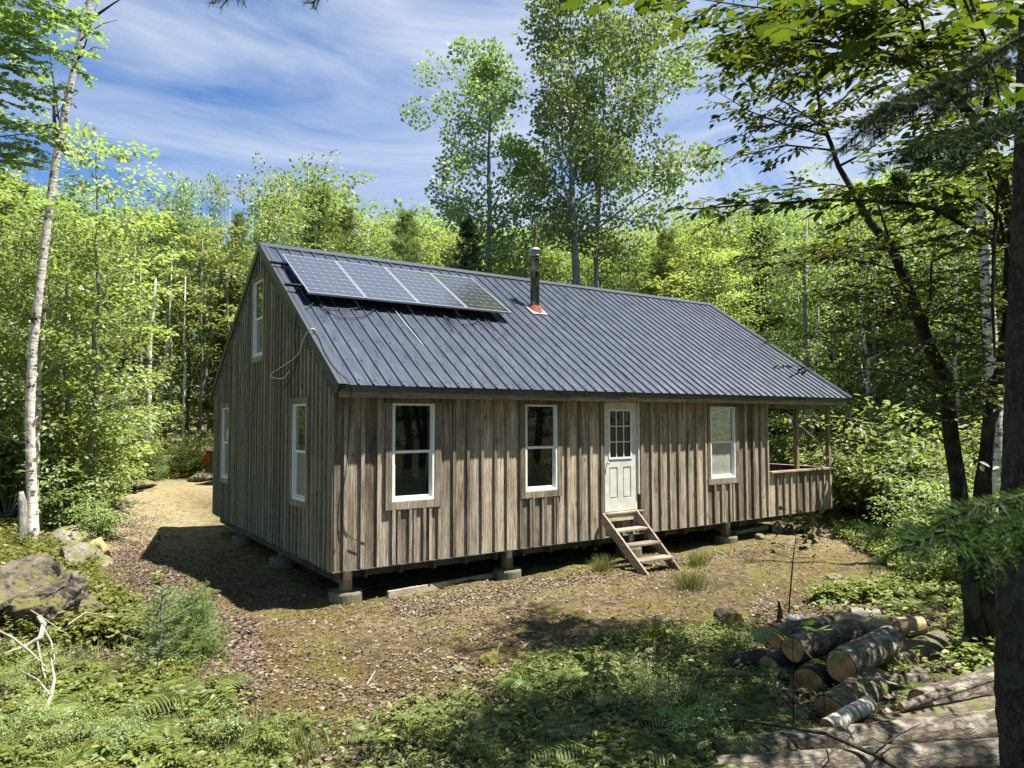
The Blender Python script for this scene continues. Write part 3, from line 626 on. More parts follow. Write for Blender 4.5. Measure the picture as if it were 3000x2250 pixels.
# chimney pipe
cz = ZE+SLP*(2.58+OE); CX, CY = 5.68, 2.58; zt = 6.17
ch = bpy.data.objects.new('chimney', None); COL.objects.link(ch); ch.parent = roofo; ch.empty_display_size = .1
mb = MB(); mb.lathe([(.106, cz-.1), (.106, cz+.86), (.113, cz+.87), (.113, cz+.885), (.106, cz+.895), (.106, cz+.60+.3), (.106, zt-.22), (.114, zt-.21), (.114, zt-.2), (.10, zt-.19), (.10, zt-.12)], 32, (CX, CY)); mb.obj('chimney_pipe', M['mirror'], ch, smooth=True)
mb = MB(); mb.lathe([(.12, zt-.16), (.125, zt-.13), (.10, zt-.12), (.10, zt-.10), (.125, zt-.095), (.125, zt-.07), (.10, zt-.06), (.10, zt-.04), (.15, zt-.035), (.155, zt-.015), (.10, zt+.03), (.02, zt+.045)], 32, (CX, CY)); mb.obj('chimney_cap', M['steel'], ch, smooth=True)
mb = MB()
for k in range(5): z = cz+.10-.027*k; r = .11+.018*k; mb.tube([(CX+r*math.cos(t), CY+r*math.sin(t)*.95, z+SLP*r*math.sin(t)*.5) for t in np.linspace(0, 2*math.pi, 25)], .015, 6, False)
mb.obj('flashing', M['silicone'], ch, smooth=True)
mb = MB(); c = [np.array([CX+x, CY, cz])+US*y+NS*.022 for x, y in ((-.2, -.25), (.2, -.25), (.22, .2), (-.22, .2))]; mb.hexa([tuple(p) for p in c]+[tuple(p+NS*.006) for p in c]); mb.obj('flashing_plate', M['steel'], ch)

# cables
def cable(pts, r, mat='black', rng=rg, nm='cable'):
    P = [Vector(p) for p in pts]; out = []
    for i in range(len(P)-1):
        p0, p1, p2, p3 = P[max(i-1, 0)], P[i], P[i+1], P[min(i+2, len(P)-1)]
        for k in range(6):
            t = k/6; out.append(.5*((2*p1)+(-p0+p2)*t+(2*p0-5*p1+4*p2-p3)*t*t+(-p0+3*p1-3*p2+p3)*t**3))
    out.append(P[-1]); mb = MB(); mb.tube(out, r, 5); return mb.obj(nm, M[mat], cabin, smooth=True)
def gx(u, v, o=.08): return tuple(B(u, v, -o, 0))
def rf(u, v, off=.04):
    P0 = np.array([0, -OE, ZE])+NS*off; d = ray(u, v); t = (P0-CAM)@NS/(d@NS); return tuple(CAM+d*t)
def ff(u, v, o=.07): return tuple(B(u, v, -o, 1))
cable([rf(940, 876), rf(900, 900), gx(870, 925), gx(862, 990), gx(868, 1060), gx(850, 1110), gx(828, 1140)], .009)
cable([rf(925, 968, .05), gx(912, 964), gx(890, 990), gx(872, 1040), gx(820, 1078), gx(795, 1096), gx(800, 1106), gx(830, 1108), gx(848, 1086)], .010, 'cable_white')
cable([rf(915, 963), rf(935, 990), rf(950, 1030), rf(975, 1070), rf(1010, 1105), rf(1022, 1117), ff(1028, 1160, .3), ff(1022, 1250), ff(1010, 1290)], .006)
cable([rf(1020, 1117), ff(1030, 1140, .33), ff(1024, 1200, .15), ff(1019, 1330), ff(1006, 1440), ff(1004, 1530), ff(1022, 1570), ff(1060, 1588), ff(1072, 1590)], .006)
for pts in ([(935, 890), (985, 925), (1060, 927), (1110, 895)], [(940, 900), (1030, 905), (1085, 890)], [(1290, 920), (1340, 945), (1385, 948), (1410, 925)], [(1300, 925), (1330, 970)], [(1410, 925), (1450, 970)]):
    cable([rf(u, v) for u, v in pts], .010)
cable([rf(1150, 900), rf(1190, 950), rf(1240, 1010)], .006, 'cable_white')

# ------------------------------------------------------------------ steps
st = empty('wooden_steps', 'weathered wooden steps with three treads leaning at the white door', 'steps', (5.75, -.7, H(5.75, -1.2)))
def loc(o, th): o.location = tuple(-np.array(th.location)); return o
for x0, x1, yb in ((5.27, 5.31, -1.36), (6.15, 6.19, -1.30)):
    mb = MB(); zt_ = .46; zb = H(x0, yb); xo = x1+.0
    mb.hexa([(x0, yb, zb-.02), (x1, yb, zb-.02), (x1, yb+.26, zb-.02), (x0, yb+.26, zb-.02), (x0, -.13, zt_+.02), (x1, -.13, zt_+.02), (x1, -.055, zt_-.15), (x0, -.055, zt_-.15)]); loc(mb.obj('stringer', M['step_string'], st), st)
for k, (y, z) in enumerate(((-.34, .185), (-.66, -.045), (-.98, -.275))):
    mb = MB(); mb.box(5.312, 6.148, y-.14, y+.11, z-.035, z, rg.random()); loc(mb.obj('tread', M['step_wood'], st), st)
    mb = MB(); mb.box(6.11, 6.148, y-.10, y+.09, z-.12, z-.036, .4); mb.box(5.312, 5.35, y-.10, y+.09, z-.12, z-.036, .4); loc(mb.obj('cleat', M['step_string'], st), st)
# ------------------------------------------------------------------ tree builders
def skeleton_tree(rng, h, r0, cb, rad, nl, up=.5, bend=.4, prof=None, twig=True, lean=(0, 0), dead=0, wander=1, n=14, clump_d=.75, bias=None):
    """returns trunk MB and clump centres/outward directions"""
    prof = prof or (lambda t: math.sin(math.pi*min(1, t*.85+.15))**.7)
    tp = []; ox = oy = 0
    for i in range(n+1):
        t = i/n; tp.append(np.array([ox+lean[0]*t*h+.0, oy+lean[1]*t*h, t*h*.97])); ox += rng.normal()*.012*h*wander*.5; oy += rng.normal()*.012*h*wander*.5
    tr = [r0*((1-i/n)**.8*.95+.05)*(1.25 if i == 0 else 1) for i in range(n+1)]
    mb = MB(); mb.tube(tp, tr, 9, jit=.05, rng=random.Random(int(rng.integers(1e6))))
    def at(t): f = t*n; i = min(int(f), n-1); return tp[i]+(tp[i+1]-tp[i])*(f-i), tr[i]+(tr[i+1]-tr[i])*(f-i)
    C = []; D = []
    for i in range(nl):
        t = cb+(.98-cb)*((i+rng.random()*.8)/nl); az = i*2.399+rng.random()*.9; p, rr = at(t)
        u = (t-cb)/(1-cb); Lr = max(.35, rad*prof(u)*rng.uniform(.65, 1.15)); dr = np.array([math.cos(az), math.sin(az), 0]); Lr = max(.35, Lr*(1+(dr@bias if bias is not None else 0))); upv = up*(1+.6*u)*rng.uniform(.6, 1.3)
        pts = [p+dr*Lr*s+np.array([0, 0, Lr*upv*(s**(1+bend))])+rng.normal(size=3)*.04*Lr*s for s in np.linspace(0, 1, 6)]
        rl = max(.01, rr*.42); mb.tube(pts, [rl*(1-.85*s) for s in np.linspace(0, 1, 6)], 5, False)
        k = max(2, int(Lr/clump_d*2.4))
        for j in range(k):
            s = .3+.72*(j+rng.random())/k; q = pts[0]+(pts[-1]-pts[0])*min(s, 1); f = min(s, .999)*5; ii = int(f); q = pts[ii]+(pts[ii+1]-pts[ii])*(f-ii)
            side = np.cross(dr, [0, 0, 1])*rng.normal()*.33*Lr*(1.05-s*.5)+dr*(max(0, s-1)*Lr+rng.normal()*.06*Lr)+np.array([0, 0, abs(rng.normal())*.12*Lr*up+rng.normal()*.06])
            c = q+side; C.append(c); D.append(norm(dr+np.array([0, 0, .3])+side*.3))
            if twig: mid = (q+c)/2+np.array([0, 0, .03]); mb.tube([q, mid, c], [rl*.25, rl*.18, .003], 3, False)
    top, _ = at(.99)
    for j in range(3): C.append(top+rng.normal(size=3)*np.array([.2, .2, .25])); D.append(np.array([0, 0, 1.]))
    for i in range(dead):
        t = rng.uniform(.06, max(cb, .12)); az = rng.random()*6.28; p, rr = at(t); Lr = rng.uniform(.3, 1.0)
        mb.tube([p, p+np.array([math.cos(az), math.sin(az), .1])*Lr*.5, p+np.array([math.cos(az), math.sin(az), .0])*Lr], [.018, .012, .004], 4, False)
    return mb, np.array(C), np.array(D)
def clump_leaves(rng, C, D, per, cr, squash, size, lay=.6, sv=.3):
    n = len(C)*per; i = np.repeat(np.arange(len(C)), per)
    off = rng.normal(size=(n, 3)); off = norm(off)*(rng.random((n, 1))**.45)*1.75; off *= np.array([cr, cr, cr*squash])
    cs = rng.uniform(.65, 1.3, len(C))[i][:, None]
    c = C[i]+off*cs; d = norm(D[i]*.5+off/cr*.8+rng.normal(size=(n, 3))*.35); d[:, 2] -= .25
    nn = norm(np.array([0, 0, 1.])*lay*2+rng.normal(size=(n, 3))*(1.15-lay)); s = size*rng.uniform(1-sv, 1+sv, n)
    rn = np.clip(rng.random(n)*.7+rng.uniform(0, .35, len(C))[i], 0, 1)
    return c, d, nn, s, rn
def broadleaf(seed, name, label, cat, h, r0, cb, rad, nl, per, cr, squash, size, lay, T, leaf, bark, up=.5, prof=None, loc=(0, 0, 0), lean=(0, 0), group=None, dead=2, rz=0, clump_d=.75, wander=1, bias=None):
    rng = np.random.default_rng(seed); mb, C, D = skeleton_tree(rng, h, r0, cb, rad, nl, up, prof=prof, lean=lean, dead=dead, clump_d=clump_d, wander=wander, bias=bias)
    e = empty(name, label, cat, loc, rz, group); mb.obj('trunk', M[bark], e, smooth=True)
    c, d, nn, s, rn = clump_leaves(rng, C, D, per, cr, squash, size, lay)
    leaves('crown', c, d, nn, s, T, M[leaf], e, rng, rn); return e
def pine(seed, name, label, cat, h, r0, cb, rad, needle='needle', bark='bark_grey', loc=(0, 0, 0), dens=1.0, nsz=.16, droop=-.05, group=None, whorl=.45, wdt=1.0):
    rng = np.random.default_rng(seed); mb = MB(); mb.tube([(0, 0, h*t) for t in np.linspace(0, 1, 8)], [r0*(1-t)+.008 for t in np.linspace(0, 1, 8)], 8)
    C = []; D = []; z = cb*h
    while z < h*.99:
        u = (z-cb*h)/(h*(1-cb)); n = int(rng.integers(5, 8)); a0 = rng.random()*6
        for k in range(n):
            az = a0+k*6.283/n+rng.normal()*.15; Lr = rad*((1-u)**.75)*rng.uniform(.65, 1.1)*(1 if u > .08 else .8)+.1; dr = np.array([math.cos(az), math.sin(az), 0]); sd = np.cross(dr, [0, 0, 1])
            p0 = np.array([0, 0, z+rng.normal()*.06]); f = lambda s: p0+dr*Lr*s+np.array([0, 0, Lr*(droop*s+.22*s*s+u*.3*s)])
            mb.tube([f(0), f(.5), f(1)], [.012+.25*r0*(1-u)*.5, .01, .004], 4, False)
            m = max(3, int(Lr*9*dens))
            for j in range(m):
                s = .15+.85*(j+rng.random())/m; wdt_ = .38*Lr*(1-s*.75)*wdt
                for sg in (-1, 1):
                    tl = wdt_*rng.uniform(.3, 1.1); q0 = f(s); q1 = q0+sd*sg*tl+dr*tl*.6+np.array([0, 0, rng.normal()*.03])
                    for w_ in np.linspace(.15, 1, max(2, int(tl/.09))): C.append(q0+(q1-q0)*w_); D.append(norm(q1-q0))
        z += whorl*(1-.5*u)*rng.uniform(.8, 1.2)
    C = np.array(C); D = np.array(D); per = 5; i = np.repeat(np.arange(len(C)), per); n = len(i)
    c = C[i]+rng.normal(size=(n, 3))*.015; d = norm(D[i]*1.0+rng.normal(size=(n, 3))*.75+np.array([0, 0, .25])); nn = rng.normal(size=(n, 3))
    e = empty(name, label, cat, loc, 0, group); mb.obj('trunk', M[bark], e, smooth=True)
    leaves('crown', c, d, nn, nsz*rng.uniform(.6, 1.2, n), T_NDL, M[needle], e, rng); return e

# ------------------------------------------------------------------ aspens behind the cabin
def top_h(v, D): return CAM[2]+D*((1125-v)/F+.0507)
aspf = lambda t: (.35+.65*math.sin(math.pi*min(1, (t*.8+.18))))
p = GD(1412, 30); h = top_h(120, 30)-p[2]
broadleaf(11, 'aspen_tree', 'tall full crowned aspen rising behind the roof left of the chimney', 'tree', h, .21, .45, 2.5, 22, 190, .48, .8, .135, .1, T_RND, 'leaf_aspen', 'bark_grey', up=.75, prof=aspf, loc=p, rz=0, bias=-RT*.35, clump_d=1.75, wander=.6)
p = GD(1688, 28); h = top_h(-120, 28)-p[2]
broadleaf(12, 'aspen_tree', 'tallest aspen with thick pale trunk behind the roof right of the chimney', 'tree', h, .24, .45, 3.3, 26, 200, .52, .8, .135, .1, T_RND, 'leaf_aspen', 'bark_grey', up=.7, prof=aspf, loc=p, rz=0, bias=RT*.5, clump_d=1.8, wander=.35)
p = GD(1712, 29.5); h = top_h(10, 29.5)-p[2]
broadleaf(13, 'aspen_tree', 'thinner aspen standing just right of the tallest aspen trunk', 'tree', h, .17, .46, 3.2, 15, 190, .5, .8, .135, .1, T_RND, 'leaf_aspen', 'bark_grey', up=.55, prof=aspf, loc=p, rz=0, bias=RT*.5, lean=(.018, -.012), clump_d=1.7, wander=.5)
p = GD(1575, 33); h = top_h(430, 33)-p[2]
broadleaf(14, 'aspen_tree', 'smaller darker aspen between the two tall aspens behind the chimney', 'tree', h, .15, .5, 1.6, 10, 170, .38, .8, .12, .1, T_RND, 'leaf_aspen', 'bark_grey', up=.55, prof=aspf, loc=p, rz=.2, lean=(-.02, .01), clump_d=1.1)
mb = MB(); q = Pd(1410, 775, 29.8); mb.tube([q, Pd(1375, 762, 29.5), Pd(1345, 725, 29.3), Pd(1338, 697, 29.3)], [.06, .055, .04, .02], 5); mb.tube([Pd(1362, 745, 29.4), Pd(1330, 728, 29.4), Pd(1300, 715, 29.4)], [.03, .02, .01], 4)
asp = [o for o in bpy.data.objects if o.name == 'aspen_tree'][0]; o = mb.obj('dead_branch', M['deadwood'], asp); o.matrix_parent_inverse = (Matrix.Translation(asp.location) @ Matrix.Rotation(0, 4, 'Z')).inverted()
mb = MB(); mb.tube([Pd(1722, 648, 27.9), Pd(1765, 628, 27.6), Pd(1815, 640, 27.5), Pd(1862, 650, 27.5)], [.07, .06, .045, .02], 5); mb.tube([Pd(1862, 650, 27.5), Pd(1890, 690, 27.5)], [.02, .006], 4); mb.tube([Pd(1785, 632, 27.5), Pd(1775, 685, 27.5)], [.018, .006], 4)
mb.tube([Pd(1712, 500, 28), Pd(1760, 478, 27.6), Pd(1800, 470, 27.5), Pd(1830, 450, 27.5)], [.06, .045, .03, .01], 5)
asp = bpy.data.objects['aspen_tree.001']; o = mb.obj('dead_branch', M['deadwood'], asp); o.matrix_parent_inverse = (Matrix.Translation(asp.location) @ Matrix.Rotation(0, 4, 'Z')).inverted()

# ------------------------------------------------------------------ prototypes for the woods (placed first, then copied)
flat = lambda t: (.5+.5*math.sin(math.pi*min(1, t*.9+.1)))
PROTO = []
defs = [('maple', 'maple_tree', 10.5, .10, .16, 2.3, 24, 44, .34, .30, .155, .75, T_DIA, 'leaf_bright', 'bark_grey', .35),
        ('maple2', 'maple_tree', 10, .085, .10, 2.0, 24, 44, .34, .28, .15, .8, T_DIA, 'leaf_yellow', 'bark_grey', .3),
        ('bright', 'birch_tree', 11, .10, .22, 2.0, 22, 48, .36, .6, .135, .4, T_DIA, 'leaf_bright', 'birch', .6),
        ('ash', 'beech_tree', 10.5, .11, .10, 2.5, 25, 44, .36, .4, .15, .6, T_DIA, 'leaf_bright', 'bark_grey', .45),
        ('dark', 'maple_tree', 10, .12, .2, 2.3, 22, 44, .34, .4, .15, .6, T_DIA, 'leaf_aspen', 'bark_grey', .4)]
for i, (k, nm, h, r0, cb, rad, nl, per, cr_, sq, sz, lay, T, lf, bk, up) in enumerate(defs):
    for j in range(2):
        PROTO.append((k, h, broadleaf(100+i*7+j, nm, None, 'tree', h, r0, cb, rad, nl+j*3, per, cr_, sq, sz, lay, T, lf, bk, up, flat if k != 'bright' else aspf, (0, 0, 0))))
PROTO.append(('pine', 10, pine(201, 'pine_tree', None, 'tree', 10, .12, .12, 1.9, nsz=.2)))
PROTO.append(('spruce', 8, pine(202, 'spruce_tree', None, 'tree', 8, .10, .06, 1.5, needle='needle_dark', nsz=.15, droop=-.25, whorl=.38)))
USED = set()
def place_tree(kind, x, y, h, label, group, rz=None, rng=np.random.default_rng(77), wf=None):
    c = [q for q in PROTO if q[0].startswith(kind)]; k, hh, pr = c[int(rng.integers(len(c)))]; s = h/hh; w_ = (wf or rng.uniform(.85, 1.2))
    sc = (s*w_, s*w_, s); rz = rng.random()*6.28 if rz is None else rz; z = H(x, y)-.05
    if pr.name not in USED:
        USED.add(pr.name); pr.location = (x, y, z); pr.rotation_euler = (0, 0, rz); pr.scale = sc; pr['label'] = label
        if group: pr['group'] = group
        return pr
    c_ = copy_thing(pr, (x, y, z), rz, sc, label)
    if group: c_['group'] = group
    elif 'group' in c_: del c_['group']
    return c_
TL = ([-900, -300, 0, 150, 300, 450, 540, 600, 690, 745, 800, 850, 950, 1010, 1080, 1150, 1220, 1300, 1400, 1500, 1600, 1700, 1850, 1950, 2050, 2200, 2400, 2600, 3000, 3600],
      [300, 400, 480, 560, 600, 560, 560, 600, 640, 680, 500, 470, 450, 560, 600, 580, 560, 600, 640, 650, 620, 650, 620, 600, 590, 600, 560, 500, 400, 300])
def tree_at(kind, u, D, vt, label, group=None, wf=None):
    p = GD(u, D); return place_tree(kind, p[0], p[1], top_h(vt, D)-p[2], label, group, wf=wf)
# single trees one can point to
tree_at('maple2', 262, 18.5, 330, 'slender grey trunked maple with layered yellow green leaves right of the big birch', wf=.95)
tree_at('dark', 545, 35, 500, 'open topped young maple standing clear of the treeline left of the cabin', wf=.55)
tree_at('dark', 640, 37, 508, 'sparse thin maple poking above the treeline nearest the cabin gable', wf=.4)
tree_at('pine', 692, 36, 600, 'young feathery pine beside the left edge of the roof', wf=.7)
tree_at('pine', 930, 34, 520, 'broad soft white pine behind the solar panels')
tree_at('bright', 800, 30, 480, 'upright leafy poplar left of the white pine behind the roof', wf=.8)
tree_at('bright', 905, 34, 445, 'tall pointed poplar top above the white pine behind the ridge', wf=.9)
tree_at('spruce', 1372, 26, 640, 'dark green spruce beside the left aspen trunk behind the ridge')
tree_at('pine', 1190, 25, 590, 'rounded pine behind the ridge between solar panels and aspens')
tree_at('spruce', 2235, 30, 800, 'dark spruce standing just past the right end of the roof')
tree_at('pine', 2600, 19, 1180, 'low feathery pine right of the porch in the undergrowth', wf=1.5)
tree_at('maple2', 2130, 33, 640, 'pale yellow green tree filling the gap above the right roof end')
# left: pale birch trunks and the dark snag
def stem(name, label, cat, pts, rad, mat, part='trunk', twigs=None, n=9):
    b = pts[0]; e = empty(name, label, cat, tuple(b)); mb = MB(); mb.tube([np.array(q)-b for q in pts], rad, n, jit=.06, rng=random.Random(5)); mb.obj(part, M[mat], e, smooth=True)
    if twigs:
        for tw in twigs: mb = MB(); mb.tube([np.array(q)-b for q in tw[0]], tw[1], 5); mb.obj('branch', M[tw[2] if len(tw) > 2 else mat], e, smooth=True)
    return e
def P2(D, *uv): return [Pd(u, v, D) for u, v in uv]
b = GD(442, 31); stem('birch_tree', 'slim white birch trunk with a broken top left of the cabin', 'tree', [b]+P2(31, (442, 1290), (436, 1150), (438, 1000), (452, 880), (457, 815)), [.15, .12, .12, .11, .085, .03], 'birch', twigs=[(P2(31, (450, 860), (480, 850), (505, 845)), [.03, .02, .008]), (P2(31, (440, 900), (400, 870), (380, 860)), [.02, .015, .006])])
b = GD(462, 32.5); stem('birch_snag', 'short leaning white birch snag right of the slim birch', 'tree snag', [b]+P2(32.5, (466, 1250), (474, 1120), (490, 1020), (497, 985)), [.15, .13, .13, .11, .06], 'birch')
b = GD(318, 26); stem('dead_tree', 'crooked nearly black dead tree at the back left of the clearing', 'tree snag', [b]+P2(26, (316, 1280), (322, 1200), (345, 1110), (360, 1050), (378, 1015)), [.19, .16, .12, .11, .09, .06], 'bark_dark', twigs=[(P2(26, (360, 1050), (400, 1060), (455, 1068), (475, 1050)), [.05, .04, .03, .01]), (P2(26, (378, 1015), (360, 995), (345, 975)), [.05, .03, .01]), (P2(26, (345, 1110), (330, 1075), (300, 1065)), [.04, .02, .008]), (P2(26, (378, 1015), (395, 1040), (420, 1050)), [.03, .02, .008])])
for u, D, v0, lb, r_ in ((540, 32, 960, 'straight grey trunk right of the white birches left of the cabin', .055), (410, 32, 900, 'grey trunk just left of the slim white birch', .065), (590, 33, 850, 'thin grey trunk nearest the pickup truck', .05), (52, 24, 920, 'thin mottled birch trunk left of the big leaning birch', .09)):
    b = GD(u, D); stem('bare_trunk', lb, 'tree trunk', [b]+P2(D, (u-2, 1200), (u+3, 1050), (u-2, v0+60), (u+4, v0-150)), [r_*1.3, r_*1.1, r_, r_*.8, r_*.3], 'birch' if u in (52, 540) else 'bark_grey')
b = GD(2925, 13.5); stem('aspen_tree', 'light grey trunk seen behind the dark mossy stems at the right', 'tree', [b]+P2(13.5, (2925, 1380), (2915, 1180), (2895, 900), (2878, 640), (2870, 350), (2880, -100)), [.17, .125, .12, .11, .10, .085, .05], 'birch')
for u, D, v0, lb, r_, mt in ((352, 31, 820, 'thin pale trunk behind the crooked dead tree', .07, 'bark_grey'), (392, 33, 840, 'second thin grey trunk behind the crooked dead tree', .06, 'bark_grey'), (668, 34, 760, 'pale trunk rising beside the left slope of the roof', .07, 'bark_grey'), (150, 30, 980, 'thin pale trunk deep in the woods right of the big birch', .06, 'birch'), (500, 33, 880, 'slender whitish trunk behind the leaning birch snag', .06, 'birch'),
                        (2360, 24, 760, 'bare grey trunk in the woods above the porch roof', .08, 'bark_grey'), (2440, 28, 850, 'thin trunk in the bright woods right of the roof end', .07, 'bark_grey'), (2560, 22, 900, 'thin grey trunk between porch and the mossy stems', .06, 'bark_grey'), (2660, 26, 700, 'tall thin trunk just left of the curved mossy trunk', .08, 'bark_grey'), (2520, 32, 800, 'slim pale trunk far behind the porch', .07, 'birch')):
    b = GD(u, D); stem('bare_trunk', lb, 'tree trunk', [b]+P2(D, (u-2, 1200), (u+5, 1050), (u-4, v0+60), (u+6, v0-150)), [r_*1.3, r_*1.1, r_, r_*.8, r_*.3], mt)
# the big birch on the left: leaning, rough bark, dead twigs
b = GD(103, 15.5); BD = 15.5
bp = [b]+P2(BD, (100, 1560), (92, 1400), (88, 1220), (96, 1020), (115, 850), (138, 660), (163, 475), (192, 320), (222, 180), (248, 70), (275, -40), (300, -160))
br_ = [.13, .105, .096, .092, .09, .086, .08, .082, .072, .062, .052, .042, .034]
def tw(*a): return a
tws = [(P2(15.3, (166, 400), (158, 340), (160, 270), (152, 200), (140, 120)), [.045, .03, .02, .012, .005], 'bark_dark'),
       (P2(15.3, (250, 72), (290, 40), (330, 12), (365, -10)), [.045, .03, .02, .01], 'bark_dark'),
       (P2(15.3, (235, 120), (262, 95), (300, 70), (345, 58)), [.02, .014, .009, .004], 'bark_dark'),
       (P2(15.3, (210, 210), (250, 130), (270, 60), (285, 10)), [.02, .015, .010, .005], 'bark_dark'),
       (P2(15.3, (222, 180), (275, 138), (310, 145)), [.014, .009, .004], 'bark_dark'),
       (P2(15.3, (150, 365), (190, 300), (230, 270)), [.014, .009, .004], 'bark_dark'),
       (P2(15.3, (172, 350), (165, 300), (140, 220), (110, 170)), [.018, .011, .007, .003], 'bark_dark'),
       (P2(15.3, (168, 340), (158, 330), (150, 300)), [.02, .014, .006], 'bark_dark')]
rb = random.Random(3); pm = MB()
big = stem('birch_tree', 'tall leaning white birch with shaggy bark at the left edge', 'tree', bp, br_, 'birch', twigs=tws, n=14)
# curls of peeling bark
for k in range(150):
    i = rb.randrange(len(bp)-2); t = rb.random(); c = (bp[i]*(1-t)+bp[i+1]*t)-b; r_ = br_[i]*1.02; a = rb.uniform(0, 6.28); d = np.array([math.cos(a), math.sin(a), 0]); s_ = np.array([-math.sin(a), math.cos(a), 0]); w_ = rb.uniform(.02, .06); hh = rb.uniform(.03, .09)
    q0 = c+d*r_; pm.face([q0-s_*w_, q0+s_*w_, q0+s_*w_*.8+d*rb.uniform(.01, .05)+np.array([0, 0, hh]), q0-s_*w_*.8+d*rb.uniform(.01, .05)+np.array([0, 0, hh*rb.uniform(.6, 1.2)])], rb.random())
_t = [c for c in kids(big) if c.name.startswith('trunk')][0]; _m = pm.mesh('peel'); import bmesh
_bm = bmesh.new(); _bm.from_mesh(_t.data); _bm.from_mesh(_m); _bm.to_mesh(_t.data); _bm.free()
b = GD(72, 15.2); stem('birch_snag', 'short broken birch stub beside the foot of the big birch', 'tree snag', [b]+P2(15.2, (70, 1540), (66, 1470), (62, 1440)), [.11, .10, .085, .04], 'bark_grey')

# ------------------------------------------------------------------ woods
rg2 = np.random.default_rng(9); placed = []
def ok(x, y, dmin=1.9):
    if poly_dist(x, y) < 1.0 or (-1.5 < x < 15.5 and -2 < y < 10.5): return False
    return all((x-a)**2+(y-b_)**2 > dmin**2 for a, b_ in placed)
ZN = [(-420, 640, 17, 36, 62, 'leafy tree in the sunlit woods left of the cabin', 'trees of the woods left of the cabin', ['maple', 'maple2', 'bright', 'ash', 'dark', 'pine', 'maple2', 'bright']),
      (640, 2120, 22, 42, 58, 'leafy tree of the treeline showing above the cabin ridge', 'trees of the woods behind the cabin', ['bright', 'ash', 'maple', 'pine', 'maple2', 'maple2', 'bright']),
      (2080, 3250, 18, 40, 60, 'leafy tree in the woods right of the cabin porch', 'trees of the woods right of the cabin', ['maple2', 'bright', 'maple', 'ash', 'maple', 'bright', 'ash', 'spruce'])]
for u0, u1, D0, D1, cnt, lb, gp, ks in ZN:
    cnt = int(cnt*.85)
    m_ = 0; tries = 0
    while m_ < cnt and tries < 3000:
        tries += 1; u = rg2.uniform(u0, u1); D = rg2.uniform(D0**1.3, D1**1.3)**(1/1.3); p = GD(u, D)
        if not ok(p[0], p[1]) or (280 < u < 640 and D < 33.5): continue
        vt = np.interp(u, *TL)+rg2.uniform(-10, 130); h = top_h(vt, D)-p[2]
        if h < 4: continue
        kk = ks[int(rg2.integers(len(ks)))]; place_tree(kk, p[0], p[1], min(h, 17), lb+(' conifer' if 0 else ''), gp); placed.append((p[0], p[1])); m_ += 1
# tall trees to the right of and behind the photographer: they throw the dappled shade and stand in the windows
for x, y, h, k in ((12.5, -12, 14, 'ash'), (16, -19, 14, 'maple'), (21, -19, 15, 'ash'), (9.5, -17, 14, 'dark'), (25, -25, 16, 'bright'), (18, -15, 15, 'bright'), (5.5, -13.5, 14, 'ash'), (22, -13, 15, 'maple'), (13, -16, 15, 'dark'), (-9, -6, 13, 'maple'), (-10.5, 1.5, 13, 'ash'), (-8.2, 6.5, 12, 'maple2'), (-2, -17, 13, 'dark'), (1.5, -20, 14, 'ash'), (-12, -3, 13, 'bright'), (26, -10, 15, 'dark'), (10, -20, 14, 'ash')):
    place_tree(k, x, y, h, 'tall leafy tree standing around the photographer outside the view', 'tall trees around the photographer', wf=1.15)
for k, hh, pr in PROTO:
    if pr.name not in USED: place_tree(k, 24+len(USED), -22-len(USED), hh, 'tall leafy tree standing around the photographer outside the view', 'tall trees around the photographer')

# shrubs of the understorey
SHR = []
def shrub(seed, leaf, h=1.6, size=.13, T=T_ELL, n=11, group=None, lay=.8, per=16):
    rng = np.random.default_rng(seed); e = empty('shrub', None, 'shrub'); mb = MB(); C = []; D = []
    for i in range(n):
        az = rng.random()*6.28; L1 = h*rng.uniform(.6, 1.1); ln = rng.uniform(.15, .65); d = np.array([math.cos(az)*ln, math.sin(az)*ln, 1.])
        pts = [d*L1*s+np.array([math.cos(az), math.sin(az), 0])*.25*s*s*h for s in np.linspace(0, 1, 5)]; mb.tube(pts, [.014, .011, .008, .006, .003], 4, False)
        for j in range(9):
            s = .25+.75*rng.random(); q = pts[0]+(pts[-1]-pts[0])*s; a2 = rng.random()*6.28; o_ = np.array([math.cos(a2), math.sin(a2), .15])*h*.28*rng.uniform(.4, 1.1)
            mb.tube([q, q+o_], [.004, .002], 3, False); C.append(q+o_*.8); D.append(norm(o_))
    mb.obj('stem', M['bark_grey'], e); c, d, nn, s, rn = clump_leaves(rng, np.array(C), np.array(D), per, .13*h/1.2, .3, size, lay)
    leaves('foliage', c, d, nn, s, T, M[leaf], e, rng, rn); return e
for sd, lf, hh, sz in ((1, 'leaf_bright', 1.6, .12), (2, 'leaf_yellow', 1.5, .12), (3, 'leaf_bright', 2.3, .13), (4, 'leaf_ground', 1.3, .12), (5, 'leaf_yellow', 2.2, .13)): SHR.append(shrub(sd, lf, hh, sz))
SHR.append(pine(210, 'young_spruce', None, 'sapling', 2.0, .02, .02, .75, nsz=.09, droop=-.05, whorl=.22))
def place_shrub(i, x, y, sc, label, group):
    pr = SHR[i]; z = H(x, y)-.04; rz = rg2.random()*6.28
    if pr.name not in USED:
        USED.add(pr.name); pr.location = (x, y, z); pr.rotation_euler = (0, 0, rz); pr.scale = (sc,)*3; pr['label'] = label
        if group: pr['group'] = group
        return pr
    c_ = copy_thing(pr, (x, y, z), rz, sc, label)
    if group: c_['group'] = group
    elif 'group' in c_: del c_['group']
    return c_
sp_ = []
